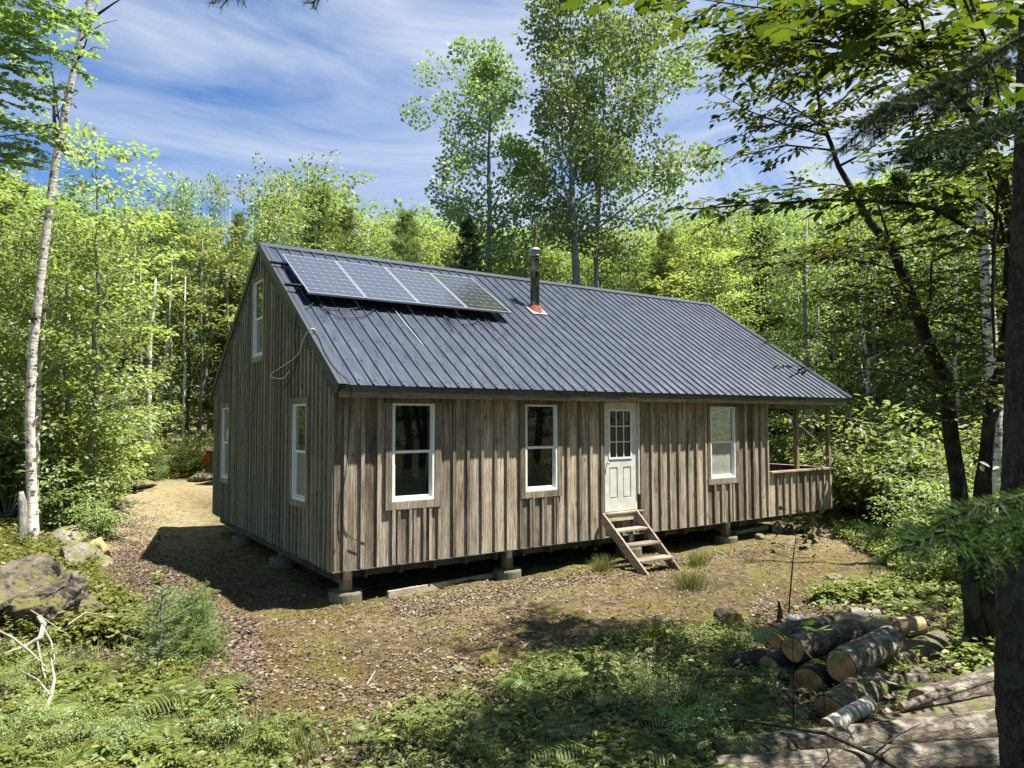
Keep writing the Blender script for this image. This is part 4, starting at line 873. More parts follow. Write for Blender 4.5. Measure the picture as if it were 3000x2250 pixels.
def sok(x, y, dm=.9, pm=.45):
    if poly_dist(x, y) < pm or (-.6 < x < 14.2 and -1.2 < y < 9.4): return False
    return all((x-a)**2+(y-b_)**2 > dm**2 for a, b_ in sp_)
for u0, u1, D0, D1, cnt, lb, gp in ((-150, 620, 12.5, 33, 95, 'green leafy shrub in the undergrowth left of the clearing', 'undergrowth shrubs left of the clearing'),
                                 (2380, 3150, 14.5, 32, 80, 'green leafy shrub in the undergrowth right of the porch', 'undergrowth shrubs right of the porch')):
    m_ = 0; tries = 0
    while m_ < cnt and tries < 4000:
        tries += 1; u = rg2.uniform(u0, u1); D = rg2.uniform(D0, D1); p = GD(u, D)
        if u > 2000 and D < 17 and u < 2700: continue
        if u < 420 and D < 17.3: continue
        if 330 < u < 640 and D < 27: continue
        if 2000 < u < 2480 and D < 24: continue
        if 2400 < u < 2640 and D < 19: continue
        if not sok(p[0], p[1]): continue
        lim = 1.15 if (D < 17) else 1.5
        if 300 < u < 640: lim = .8
        place_shrub(int(rg2.integers(6)) if rg2.random() < .2 else int(rg2.integers(5)), p[0], p[1], rg2.uniform(.65, 1.15)*lim*(.85 if D < 17 else 1), lb, gp); sp_.append((p[0], p[1])); m_ += 1

m_ = 0
for _ in range(600):
    u = rg2.uniform(2215, 2440); D = rg2.uniform(19, 27); p = GD(u, D)
    if m_ >= 14 or not sok(p[0], p[1], .8, .3): continue
    place_shrub([0, 1, 3][int(rg2.integers(3))], p[0], p[1], rg2.uniform(.8, 1.3), 'sunlit leafy bush seen through the open porch', 'bushes seen through the porch'); sp_.append((p[0], p[1])); m_ += 1
# far wood behind everything: one mass nobody could count
def far_woods():
    rng = np.random.default_rng(5); C = []; 
    for k in range(230):
        u = rng.uniform(-900, 3900); D = rng.uniform(44, 66); p = GD(u, D); vt = np.interp(u, *TL)+rng.uniform(10, 90); h = min(top_h(vt, D)-p[2], 24); nn_ = 55
        t = rng.random(nn_)**.8; a = rng.random(nn_)*6.28; r_ = 3.4*np.sqrt(rng.random(nn_))*(1.05-.75*t); C.append(np.stack([p[0]+r_*np.cos(a), p[1]+r_*np.sin(a), p[2]+h*(.04+.94*t)], -1))
    C = np.concatenate(C); D_ = norm(rng.normal(size=C.shape)); c, d, nn, s, rn = clump_leaves(rng, C, D_, 26, .75, .6, .36, .3)
    o = leaves('far_woods', c, d, nn, s, T_DIA, M['leaf_bright'], None, rng, rn); tag(o, 'mass of distant green forest closing off the view behind all nearer trees', 'woods', None, 'stuff')
far_woods()
# ------------------------------------------------------------------ right hand foreground trees with leafy sprays
def spray_leaves(rng, pts, twl, tsp, lsz, sub=True, droop=.1, start=.12, tilt=.25, lsp=.05):
    """twigs alternate along a limb (polyline), leaves alternate along the twigs: flat layered sprays.
    returns twig polylines and leaf arrays"""
    P = [np.array(p, float) for p in pts]; seg = [np.linalg.norm(P[i+1]-P[i]) for i in range(len(P)-1)]; L = sum(seg)
    def at(s):
        s = s*L; i = 0
        while i < len(seg)-1 and s > seg[i]: s -= seg[i]; i += 1
        return P[i]+(P[i+1]-P[i])*(s/seg[i]), norm(P[i+1]-P[i])
    tw = []; c = []; d = []; n_ = max(2, int(L*(1-start)/tsp)); sg = 1
    def run(q0, dr, ln):
        m = 4; pp = [q0+dr*ln*t+np.array([0, 0, -droop*ln*t*t]) for t in np.linspace(0, 1, m)]; tw.append(pp)
        k = max(2, int(ln/lsp)); s2 = 1
        for j in range(k+1):
            t = .12+.88*j/k; f = min(t, .999)*(m-1); i = int(f); q = pp[i]+(pp[i+1]-pp[i])*(f-i); sd = norm(np.cross(dr, [0, 0, 1])); s2 = -s2
            c.append(q); d.append(norm(sd*s2*.8+dr*.7+rng.normal(size=3)*.15) if j < k else dr)
    for j in range(n_+1):
        s = start+(1-start)*j/n_; q, dr = at(min(s, .999)); sg = -sg
        hd = norm(np.array([dr[0], dr[1], dr[2]*.3])); sd = norm(np.cross(hd, [0, 0, 1]))*sg; ln = twl*rng.uniform(.6, 1.15)*(1-.45*s)
        dd = norm(sd*.8+hd*.65+np.array([0, 0, rng.normal()*tilt])) if j < n_ else hd
        run(q, dd, ln)
        if sub and ln > .3:
            for k in range(int(ln/.2)):
                t = .3+.6*rng.random(); s2 = 1 if k % 2 else -1; d3 = norm(dd*.7+norm(np.cross(dd, [0, 0, 1]))*s2*.7+np.array([0, 0, rng.normal()*.15])); run(q+dd*ln*t+np.array([0, 0, -droop*ln*t*t]), d3, ln*rng.uniform(.3, .55))
    c = np.array(c); d = np.array(d); d[:, 2] -= .22; nn = norm(np.array([0, 0, 1.])+rng.normal(size=c.shape)*.33); return tw, c, d, nn, lsz*rng.uniform(.65, 1.2, len(c))
def leafy_tree(name, label, trunk, trad, limbs, seed, bark='bark_dark', leaf='leaf_dark', T=T_ELL, extra=None):
    """trunk polyline; limbs = list of (points, radius0, twig length, twig spacing, leaf size)"""
    rng = np.random.default_rng(seed); b = np.array(trunk[0]); e = empty(name, label, 'tree', tuple(b)); mb = MB()
    mb.tube([np.array(p)-b for p in trunk], trad, 12, jit=.07, rng=random.Random(seed)); mb.obj('trunk', M[bark], e, smooth=True)
    c = []; d = []; nn = []; s = []; tm = MB()
    for (pts, r0, twl, tsp, lsz) in limbs:
        pts = [np.array(p)-b for p in pts]; m = len(pts)
        if r0 > .012: mb = MB(); mb.tube(pts, [r0*(1-.85*i/(m-1)) for i in range(m)], 7, False); mb.obj('limb', M[bark], e, smooth=True)
        else: tm.tube(pts, [r0*(1-.8*i/(m-1)) for i in range(m)], 5, False)
        if twl <= 0: continue
        tw, c1, d1, n1, s1 = spray_leaves(rng, pts, twl, tsp, lsz)
        for t in tw: tm.tube(t, [.004, .0035, .0025, .0015], 3, False)
        c.append(c1); d.append(d1); nn.append(n1); s.append(s1)
    if tm.V: tm.obj('twigs', M[bark], e)
    c, d, nn, s = map(np.concatenate, (c, d, nn, s)); leaves('crown', c, d, nn, s, T, M[leaf], e, rng); return e
q0 = G(2862, 1912)
tk = [q0, Pd(2850, 1780, 8.0), Pd(2822, 1560, 8.0), Pd(2805, 1396, 8.1), Pd(2787, 1292, 8.15), Pd(2768, 1103, 8.2), Pd(2723, 1021, 8.2), Pd(2692, 931, 8.2), Pd(2651, 818, 8.3), Pd(2615, 732, 8.4), Pd(2542, 642, 8.5), Pd(2500, 560, 8.6), Pd(2456, 488, 8.7), Pd(2434, 420, 8.8), Pd(2405, 350, 8.9), Pd(2390, 220, 9), Pd(2370, 60, 9), Pd(2360, -120, 9)]
rr_ = [.12, .10, .088, .085, .083, .078, .07, .065, .06, .052, .045, .038, .03, .026, .022, .018, .013, .006]
rg3 = np.random.default_rng(31)
def lm(D0, D1, *uv): n = len(uv)-1; return [Pd(u, v, D0+(D1-D0)*i/n) for i, (u, v) in enumerate(uv)]
LB = [(lm(8.8, 8.2, (2420, 395), (2316, 371), (2194, 325), (2100, 268)), .018, .55, .13, .105),
      (lm(8.6, 8.0, (2440, 440), (2300, 425), (2180, 455), (2090, 480)), .014, .5, .14, .105),
      (lm(8.9, 8.4, (2410, 370), (2300, 300), (2190, 250), (2110, 190)), .014, .5, .14, .105),
      (lm(8.7, 7.8, (2456, 488), (2520, 455), (2600, 400), (2700, 330)), .018, .6, .16, .105),
      (lm(8.8, 9.4, (2405, 350), (2480, 280), (2560, 200), (2640, 110)), .016, .6, .15, .105),
      (lm(9.0, 8.6, (2390, 220), (2330, 150), (2230, 90), (2140, 40)), .014, .6, .15, .11),
      (lm(9.0, 9.5, (2380, 120), (2440, 40), (2520, -40), (2600, -100)), .014, .6, .16, .11),
      (lm(8.4, 7.6, (2615, 732), (2560, 560), (2440, 540), (2250, 560), (2090, 590)), .016, .55, .15, .105),
      (lm(8.4, 7.4, (2633, 795), (2560, 772), (2452, 752), (2360, 770), (2290, 795)), .014, .42, .16, .10),
      (lm(8.2, 7.2, (2692, 931), (2610, 850), (2500, 838), (2400, 850)), .012, .32, .2, .10),
      (lm(8.2, 7.0, (2787, 1180), (2700, 1105), (2560, 1082), (2430, 1080), (2310, 1072)), .012, .30, .18, .10),
      (lm(8.2, 6.8, (2795, 1250), (2700, 1190), (2600, 1150), (2520, 1160)), .010, .30, .2, .10),
      (lm(8.2, 9.0, (2700, 1000), (2725, 880), (2728, 780), (2745, 690)), .03, .0, .2, .10),
      (lm(8.3, 9.0, (2728, 800), (2800, 790), (2880, 800), (2960, 830)), .012, .4, .18, .10)]
for _i in range(16):
    u0, v0 = (2400+rg3.normal()*15, rg3.uniform(-100, 420)); a_ = rg3.uniform(0, 6.28); du, dv = math.cos(a_)*rg3.uniform(180, 420), -abs(math.sin(a_))*120+60; d1 = rg3.uniform(-1.6, 1.6)
    LB.append((lm(8.9, 8.9+d1, (u0, v0), (u0+du*.35, v0+dv*.5-20), (u0+du*.7, v0+dv*.8), (u0+du, v0+dv+25)), .011, .55, .13, .11))
for _i in range(20):
    k_ = int(rg3.integers(4, 10)); q_ = tk[k_]; uu, vv, dd_ = proj(q_); sg_ = -1 if rg3.random() < .6 else 1; du = sg_*rg3.uniform(140, 420); dv = rg3.uniform(-110, 90); d1 = rg3.uniform(-2.2, -.3)
    LB.append((lm(dd_, dd_+d1, (uu, vv), (uu+du*.35, vv+dv*.6-15), (uu+du*.7, vv+dv*.9), (uu+du, vv+dv+15)), .009, .42, .15, .105))
leafy_tree('beech_tree', 'dark mossy trunk curving left across the sky with layered leafy sprays', tk, rr_, LB, 41)
q1 = G(2905, 1905)
tk2 = [q1, Pd(2895, 1750, 7.9), Pd(2885, 1560, 7.9), Pd(2886, 1374, 7.9), Pd(2903, 1180, 7.8), Pd(2931, 1089, 7.7), Pd(2952, 953, 7.6), Pd(2957, 795, 7.4), Pd(2965, 660, 7.2), Pd(2930, 480, 7.0), Pd(2836, 325, 6.9), Pd(2723, 212, 6.8), Pd(2660, 172, 6.8), Pd(2579, 163, 6.7), Pd(2475, 136, 6.6), Pd(2407, 122, 6.5), Pd(2226, 104, 6.3), Pd(2090, 130, 6.2)]
rr2 = [.11, .085, .075, .07, .065, .06, .055, .05, .05, .05, .045, .038, .032, .026, .02, .015, .009, .004]
LB2 = [(tk2[12:], .012, .75, .12, .125),
       (lm(6.8, 5.6, (2723, 212), (2600, 110), (2400, 40), (2200, 20), (2000, -10)), .02, .75, .13, .12),
       (lm(6.8, 5.0, (2723, 212), (2700, 60), (2560, -60), (2350, -120)), .02, .8, .14, .12),
       (lm(7.0, 5.4, (2880, 390), (2900, 200), (2860, 20), (2760, -120)), .03, .8, .14, .12),
       (lm(7.2, 5.2, (2957, 780), (2930, 640), (2840, 560), (2720, 540), (2600, 560)), .02, .7, .14, .115),
       (lm(7.3, 5.3, (2960, 720), (2860, 680), (2740, 612), (2640, 592), (2430, 585), (2200, 600), (2030, 612)), .03, .55, .15, .115),
       (lm(7.2, 5.0, (2960, 660), (2900, 520), (2860, 420), (2800, 300)), .016, .7, .14, .115),
       (lm(7.6, 6.0, (2955, 900), (2880, 860), (2760, 820), (2650, 830)), .01, .4, .2, .10),
       (lm(7.8, 6.4, (2935, 1080), (2860, 1140), (2780, 1160), (2700, 1190)), .01, .35, .2, .10),
       (lm(7.8, 6.0, (2905, 1180), (2950, 1140), (2840, 1130), (2600, 1110)), .008, .35, .2, .10)]
for _i in range(14):
    k_ = int(rg3.integers(9, 15)); q_ = tk2[k_]; uu, vv, dd_ = proj(q_); du = rg3.uniform(-420, 380); dv = rg3.uniform(-260, 120); d1 = rg3.uniform(-1.8, .8)
    LB2.append((lm(dd_, dd_+d1, (uu, vv), (uu+du*.35, vv+dv*.5-15), (uu+du*.7, vv+dv*.85), (uu+du, vv+dv+20)), .011, .6, .12, .115))
leafy_tree('maple_tree', 'dark mossy stem bending up and arching a long leafy limb over the clearing', tk2, rr2, LB2, 42)
q2 = G(2890, 1900)
tk3 = [q2+np.array([.1, .08, 0]), Pd(2870, 1740, 8.1), Pd(2855, 1560, 8.2), Pd(2870, 1400, 8.3), Pd(2905, 1240, 8.4), Pd(2960, 1060, 8.5), Pd(3010, 900, 8.6), Pd(3040, 700, 8.7), Pd(3050, 400, 8.8), Pd(3040, 100, 8.9), Pd(3000, -200, 9)]
rr3 = [.085, .06, .055, .05, .05, .046, .04, .035, .03, .02, .01]
LB3 = [(lm(8.7, 7.6, (3045, 600), (2980, 560), (2880, 560), (2780, 590)), .015, .6, .15, .105),
       (lm(8.8, 7.8, (3050, 400), (2960, 330), (2860, 300), (2780, 330)), .015, .7, .15, .105),
       (lm(8.9, 7.8, (3040, 150), (2940, 80), (2820, 60), (2700, 90)), .015, .7, .15, .105),
       (lm(8.6, 8.0, (3025, 780), (2960, 760), (2880, 750)), .012, .5, .16, .105),
       (lm(8.5, 7.5, (2970, 1040), (2900, 990), (2820, 980)), .01, .4, .18, .10)]
for _i in range(8):
    k_ = int(rg3.integers(6, 10)); q_ = tk3[k_]; uu, vv, dd_ = proj(q_); du = rg3.uniform(-420, 40); dv = rg3.uniform(-160, 160)
    LB3.append((lm(dd_, dd_+rg3.uniform(-1.5, .6), (uu, vv), (uu+du*.35, vv+dv*.5-15), (uu+du*.7, vv+dv*.85), (uu+du, vv+dv+20)), .011, .6, .12, .11))
leafy_tree('beech_tree', 'thin dark stem between the two thicker mossy stems at the right', tk3, rr3, LB3, 43)
mb = MB(); v0 = Pd(2815, 560, 5.6); pts = [Pd(2935, 430, 5.9), Pd(2925, 560, 5.8), Pd(2912, 720, 5.75), Pd(2908, 900, 5.7), Pd(2915, 1050, 5.7)]
b = pts[-1]
# big dark trunk at the right edge
gb = GD(2988, 4.6); ts = [gb, Pd(2992, 2000, 4.62), Pd(3000, 1600, 4.65), Pd(3010, 1200, 4.65), Pd(3022, 750, 4.7), Pd(3034, 300, 4.75), Pd(3046, -200, 4.8), Pd(3056, -700, 4.9)]
edge = empty('spruce_tree', 'thick dark rough trunk cut off by the right edge of the view', 'tree', tuple(gb))
def fine(pts, rads, k=14):
    P = []; Q = []
    for i in range(len(pts)-1):
        for j in range(k): t = j/k; P.append(np.array(pts[i])*(1-t)+np.array(pts[i+1])*t); Q.append(rads[i]*(1-t)+rads[i+1]*t)
    P.append(np.array(pts[-1])); Q.append(rads[-1]); return P, Q
fp, fr = fine([p-gb for p in ts], [.17, .15, .14, .13, .12, .11, .10, .08], 16)
mb = MB(); mb.tube(fp, fr, 26, jit=.045, rng=random.Random(2)); mb.obj('trunk', M['bark_spruce'], edge, smooth=True)
vine = empty('vine', 'thin bare vine hanging straight down in front of the mossy stems', 'vine', tuple(b)); mb = MB(); mb.tube([p-b for p in pts], [.012, .014, .015, .013, .008], 6); mb.obj('stem', M['bark_dark'], vine)

M['needle_mid'] = m_leaf('needle_mid', (.02, .045, .012), (.035, .07, .018), (.07, .12, .03), trans=.3, gloss=.008)
# spruce boughs reaching in close to the lens
def bough(label, pts, ln, seed, ndl=.022, nsp=.0032, r0=.006, dens=1, mat='needle_dark', jit=1):
    rng = np.random.default_rng(seed); b = np.array(pts[0]); P = [np.array(p)-b for p in pts]; e = empty('spruce_bough', label, 'branch', tuple(b)); mb = MB()
    P2_, R2_ = fine(P, [r0*(1-.8*i/(len(P)-1)) for i in range(len(P))], 6); mb.tube(P2_, R2_, 6, False)
    tws = [P2_]
    for i in range(2, len(P2_), 1):
        if rng.random() > .75*dens: continue
        q = P2_[i]; dr = norm(P2_[i]-P2_[i-1]); sd = norm(np.cross(dr, [0, 0, 1]))*(1 if i % 2 else -1); l2 = ln*rng.uniform(.5, 1.1)*(1.1-.6*i/len(P2_))
        dd = norm(sd*.75+dr*.7+rng.normal(size=3)*.12*jit+np.array([0, 0, -.18])); t_ = [q+dd*l2*s+np.array([0, 0, -.12*l2*s*s]) for s in np.linspace(0, 1, 5)]; mb.tube(t_, [.003, .0025, .002, .0015, .001], 4, False); tws.append(t_)
        for s2 in (-1, 1):
            for k in range(int(l2/.09)):
                t = .25+.65*rng.random(); d3 = norm(dd*.7+norm(np.cross(dd, [0, 0, 1]))*s2*.7+rng.normal(size=3)*.15*jit); l3 = l2*.4*rng.uniform(.5, 1.1); q3 = t_[0]+(t_[-1]-t_[0])*t; u_ = [q3, q3+d3*l3*.5, q3+d3*l3]; mb.tube(u_, [.002, .0015, .001], 3, False); tws.append(u_)
    mb.obj('branch', M['bark_dark'], e); C = []; D = []
    for t_ in tws:
        for i in range(len(t_)-1):
            a_, b_ = np.array(t_[i]), np.array(t_[i+1]); l_ = np.linalg.norm(b_-a_); k = max(1, int(l_/nsp)); ax = norm(b_-a_)
            for j in range(k):
                for m_ in range(2): r_ = rng.normal(size=3); r_ -= ax*(r_@ax); C.append(a_+(b_-a_)*rng.random()); D.append(norm(norm(r_)*.8+ax*.75))
    C = np.array(C); D = np.array(D); leaves('needles', C, D, rng.normal(size=C.shape), ndl*rng.uniform(.7, 1.15, len(C)), (T_NDL[0]*np.array([1.0, 1, 1]), T_NDL[1]), M[mat], e, rng); return e
bough('dark spruce twig tips hanging into the top edge left of centre', [Pd(830, -70, 1.9), Pd(760, -52, 1.9), Pd(700, -28, 1.88), Pd(625, 8, 1.85)], .075, 51, ndl=.015)
bough('small dark spruce twig tip hanging into the top edge over the sky', [Pd(1000, -60, 1.9), Pd(960, -30, 1.9), Pd(915, 8, 1.9)], .06, 52, ndl=.015)
bough('close dark spruce bough hanging in the upper right corner', [Pd(3120, 40, 1.9), Pd(2950, 130, 1.75), Pd(2800, 220, 1.7), Pd(2660, 280, 1.65), Pd(2560, 330, 1.6)], .26, 53, mat='needle_dark', dens=2, ndl=.025)
bough('second close spruce bough drooping below the upper right one', [Pd(3150, 250, 2.3), Pd(2980, 330, 2.2), Pd(2820, 380, 2.1), Pd(2680, 420, 2.05)], .30, 54, mat='needle_dark', dens=1.5, ndl=.028)
bough('close blurred green spruce bough crossing low at the right edge', [Pd(3180, 1500, 1.7), Pd(2990, 1520, 1.6), Pd(2850, 1535, 1.55), Pd(2760, 1550, 1.5), Pd(2680, 1590, 1.5)], .20, 55, mat='needle_mid', dens=2.4, ndl=.024)
bough('lower close spruce bough with dense green needles at the right edge', [Pd(3180, 1420, 1.6), Pd(3000, 1450, 1.55), Pd(2880, 1480, 1.5), Pd(2780, 1520, 1.5)], .18, 57, mat='needle_mid', dens=2.4, ndl=.024)
bough('thin spruce twig reaching left from the low right bough', [Pd(3050, 1640, 1.9), Pd(2900, 1590, 1.85), Pd(2780, 1560, 1.8), Pd(2600, 1560, 1.8), Pd(2540, 1540, 1.8)], .14, 56, mat='needle_mid', dens=2.0, ndl=.022)

# ------------------------------------------------------------------ leafy crown hanging in at the upper left
b = GD(-260, 13.5)
LL = [(lm(13.3, 12.6, (-240, 330), (-100, 200), (60, 140), (190, 150)), .03, 1.2, .11, .10), (lm(13.3, 12.4, (-240, 120), (-80, 20), (60, -10), (200, 30)), .03, 1.2, .11, .10),
      (lm(13.3, 12.8, (-245, 420), (-120, 300), (0, 260), (110, 255)), .03, 1.0, .11, .10), (lm(13.4, 12.6, (-250, 520), (-120, 440), (0, 400), (150, 385)), .03, 1.1, .11, .10),
      (lm(13.4, 13.0, (-250, 640), (-130, 520), (-10, 470), (90, 470)), .03, .9, .11, .10), (lm(13.4, 12.2, (-250, 60), (-100, -60), (40, -110), (180, -100)), .03, 1.1, .11, .10),
      (lm(13.3, 12.8, (-240, 260), (-60, 110), (60, 60), (240, 55)), .02, .7, .18, .10), (lm(13.3, 14, (-240, 700), (-100, 640), (40, 600), (140, 590)), .03, 1.1, .11, .10),
      (lm(13.3, 12, (-240, 220), (-150, 120), (-60, 60), (20, 50)), .02, 1.0, .11, .10)]
leafy_tree('maple_tree', 'sunlit leafy maple reaching in at the upper left behind the big birch', [b, Pd(-262, 1100, 13.4), Pd(-255, 600, 13.3), Pd(-240, 200, 13.2), Pd(-230, -200, 13.2)], [.2, .16, .13, .09, .04], LL, 61, bark='bark_grey', leaf='leaf_bright', T=T_MAP)
# maple leaves in the near top right
b = Pd(2350, -260, 3.2)
LT = [(lm(3.2, 2.9, (2350, -240), (2150, -150), (1950, -70), (1760, -15)), .010, .30, .10, .10), (lm(3.2, 3.0, (2380, -230), (2250, -110), (2120, -40), (1980, 10)), .010, .32, .11, .10),
      (lm(3.2, 2.8, (2450, -200), (2420, -60), (2400, 40), (2340, 90)), .010, .30, .11, .10), (lm(3.3, 3.0, (2600, -220), (2640, -80), (2660, 20), (2640, 90)), .010, .32, .10, .10),
      (lm(3.3, 3.0, (2760, -220), (2800, -60), (2850, 60), (2880, 130)), .010, .35, .10, .10), (lm(3.3, 3.1, (2800, -120), (2900, 150), (2930, 300), (2910, 430)), .010, .32, .11, .10)]
leafy_tree('maple_branch', 'near maple branch with broad lobed leaves across the top right', [b, Pd(2600, -300, 3.3), Pd(2900, -360, 3.4)], [.015, .02, .03], LT, 62, T=T_MAP)['category'] = 'branch'

# ------------------------------------------------------------------ rocks
def rock(name, label, x, y, rx, ry, rz_, seed, mat, rot=0, sub=4, sink=.3, amp=.35, group=None, tilt=0):
    import bmesh
    bm = bmesh.new(); bmesh.ops.create_icosphere(bm, subdivisions=sub, radius=1); r = random.Random(seed)
    planes = [(Vector((r.gauss(0, 1), r.gauss(0, 1), r.gauss(0, .8))).normalized(), r.uniform(.5, .85)) for _ in range(9)]
    from mathutils import noise as mn
    for v in bm.verts:
        p = v.co.copy()
        for nn, dd in planes:
            k = p.dot(nn)
            if k > dd: p -= nn*(k-dd)*.92
        p += v.co*(mn.fractal(v.co*1.6+Vector((seed, 0, 0)), 1, 2, 5)*amp*.35); v.co = Vector((p.x*rx, p.y*ry, p.z*rz_))
    me = bpy.data.meshes.new(name); bm.to_mesh(me); bm.free(); me.materials.append(M[mat]); at = me.attributes.new('rnd', 'FLOAT', 'POINT')
    o = bpy.data.objects.new(name, me); COL.objects.link(o); o.location = (x, y, H(x, y)+rz_*(1-sink)*.6-rz_*sink*.3); o.rotation_euler = (tilt, 0, rot); return tag(o, label, 'rock', group)
g = G(140, 1840); rock('boulder', 'large lichened grey boulder with mossy top at the left edge', g[0]-.1, g[1]+.1, .95, .62, .78, 5, 'rock', -.35, 6, tilt=.3, amp=.6, sink=.35)
g = G(30, 1820); rock('boulder', 'dark broken boulder below the large mossy one at the far left', g[0]-.4, g[1]-.3, .6, .5, .5, 8, 'rock', 1.5, 5, amp=.6)
g = G(240, 1660); rock('rock', 'pale angular rock behind the large boulder', g[0], g[1], .55, .5, .35, 12, 'rock_pale', .3)
g = G(292, 1640); rock('rock', 'yellowish tan rock standing at the edge of the path', g[0], g[1], .27, .22, .33, 15, 'rock_yellow', .2)
g = G(205, 1600); rock('rock', 'flat grey rock between the birch and the tan rock', g[0], g[1], .6, .5, .35, 17, 'rock_pale', 1.2)
g = G(170, 1540); rock('rock', 'low pale rock in the shrubs behind the birch foot', g[0]+.3, g[1], .8, .6, .42, 19, 'rock_pale', 2.2)
g = G(400, 1425); rock('rock', 'low pale rock at the far end of the path', g[0], g[1], .9, .6, .25, 21, 'rock_pale', 1)
g = G(592, 1405); rock('rock', 'grey rock on the ground beside the pickup truck', g[0], g[1], .9, .6, .35, 22, 'rock', 1)
for u, v, s_, lb, mt in ((1335, 1968, .11, 'small grey stone half sunk in the bare ground centre front', 'rock_pale'), (1490, 2025, .16, 'grey stone at the edge of the ferns lower centre', 'rock'), (1390, 2122, .16, 'mottled stone under the leaves bottom centre', 'rock'), (1553, 2080, .10, 'small stone beside the fern bottom centre right', 'rock_pale'),
                         (2440, 1695, .16, 'flat pale stone on the clearing behind the log pile', 'rock_pale'), (2225, 1570+8, .18, 'flat pale stone beneath the porch floor', 'rock_pale'), (2110, 1624, .09, 'small pale stone in the grass right of the steps', 'rock_pale')):
    g = G(u, v); rock('stone', lb, g[0], g[1], s_, s_*.8, s_*.5, int(u), mt, u, 3)
g = G(1440, 1942); o = rock('moss_clump', 'round olive moss clump on the bare ground centre front', g[0], g[1], .17, .13, .09, 33, 'moss', 0, 4); o['category'] = 'moss'
g = G(1755, 1882); o = rock('moss_clump', 'flat yellowish moss clump behind the ferns right of centre', g[0], g[1], .13, .1, .05, 34, 'moss', 0, 4); o['category'] = 'moss'

# ------------------------------------------------------------------ logs
def log(label, a, b_, r0, r1=None, bark='bark_log', seed=1, name='log', cat='log', cut='cut_wood', bump=.05, bend=0):
    a = np.array(a, float); b_ = np.array(b_, float); r1 = r1 or r0; d = b_-a; L = np.linalg.norm(d); e = empty(name, label, cat, tuple(a))
    e.rotation_euler = Vector(d).to_track_quat('Z', 'Y').to_euler(); r = random.Random(seed); n = 26; m = max(6, int(L/.05)); mb = MB(); rows = []
    ph = [r.uniform(0, 6.28) for _ in range(5)]
    from mathutils import noise as mn
    for i in range(m+1):
        t = i/m; z = L*t; rad = r0+(r1-r0)*t; ox = bend*math.sin(math.pi*t); base = len(mb.V)
        for k in range(n):
            th = 2*math.pi*k/n; q = rad*(1+.035*math.sin(2*th+ph[0])+.03*math.sin(3*th+ph[1])+bump*mn.noise(Vector((math.cos(th)*2.2, math.sin(th)*2.2, z*5+seed)))+bump*.5*mn.noise(Vector((math.cos(th)*7, math.sin(th)*7, z*14+seed))))
            mb.V.append((q*math.cos(th)+ox, q*math.sin(th), z)); mb.A.append(.5)
        rows.append(base)
    for i in range(m):
        for k in range(n): mb.F.append((rows[i]+k, rows[i]+(k+1) % n, rows[i+1]+(k+1) % n, rows[i+1]+k))
    mb.obj('bark', M[bark], e, smooth=True)
    for z, row, sg in ((0, 0, -1), (L, m, 1)):
        c = MB(); ring = [Vector(mb.V[rows[row]+k])*1 for k in range(n)]; pts = [Vector((p.x*.93, p.y*.93, 0)) for p in ring]; ctr = c.v([(0, 0, sg*.004)]); bb = c.v([tuple(p) for p in pts]); b2 = c.v([(p.x*.995/ .93*.93, p.y*.995, -sg*.03) for p in pts])
        for k in range(n):
            k2 = (k+1) % n; c.F.append((ctr, bb+k2, bb+k) if sg < 0 else (ctr, bb+k, bb+k2)); c.F.append((bb+k, bb+k2, b2+k2, b2+k))
        rim = MB(); r0_ = rim.v([tuple(p) for p in ring]); r1_ = rim.v([(p.x, p.y, z+sg*.001) for p in pts])
        for k in range(n): k2 = (k+1) % n; rim.F.append((r0_+k, r0_+k2, r1_+k2, r1_+k))
        o = c.obj('cut_end', M[cut], e); o.location = (ring[0].x*0+ (0), 0, z+sg*.002)
        bo = rim.obj('bark_edge', M['bark_dark'], e)
    return e
def lz(u, v, z): return B(u, v, H(*B(u, v, -.4)[:2])+z)
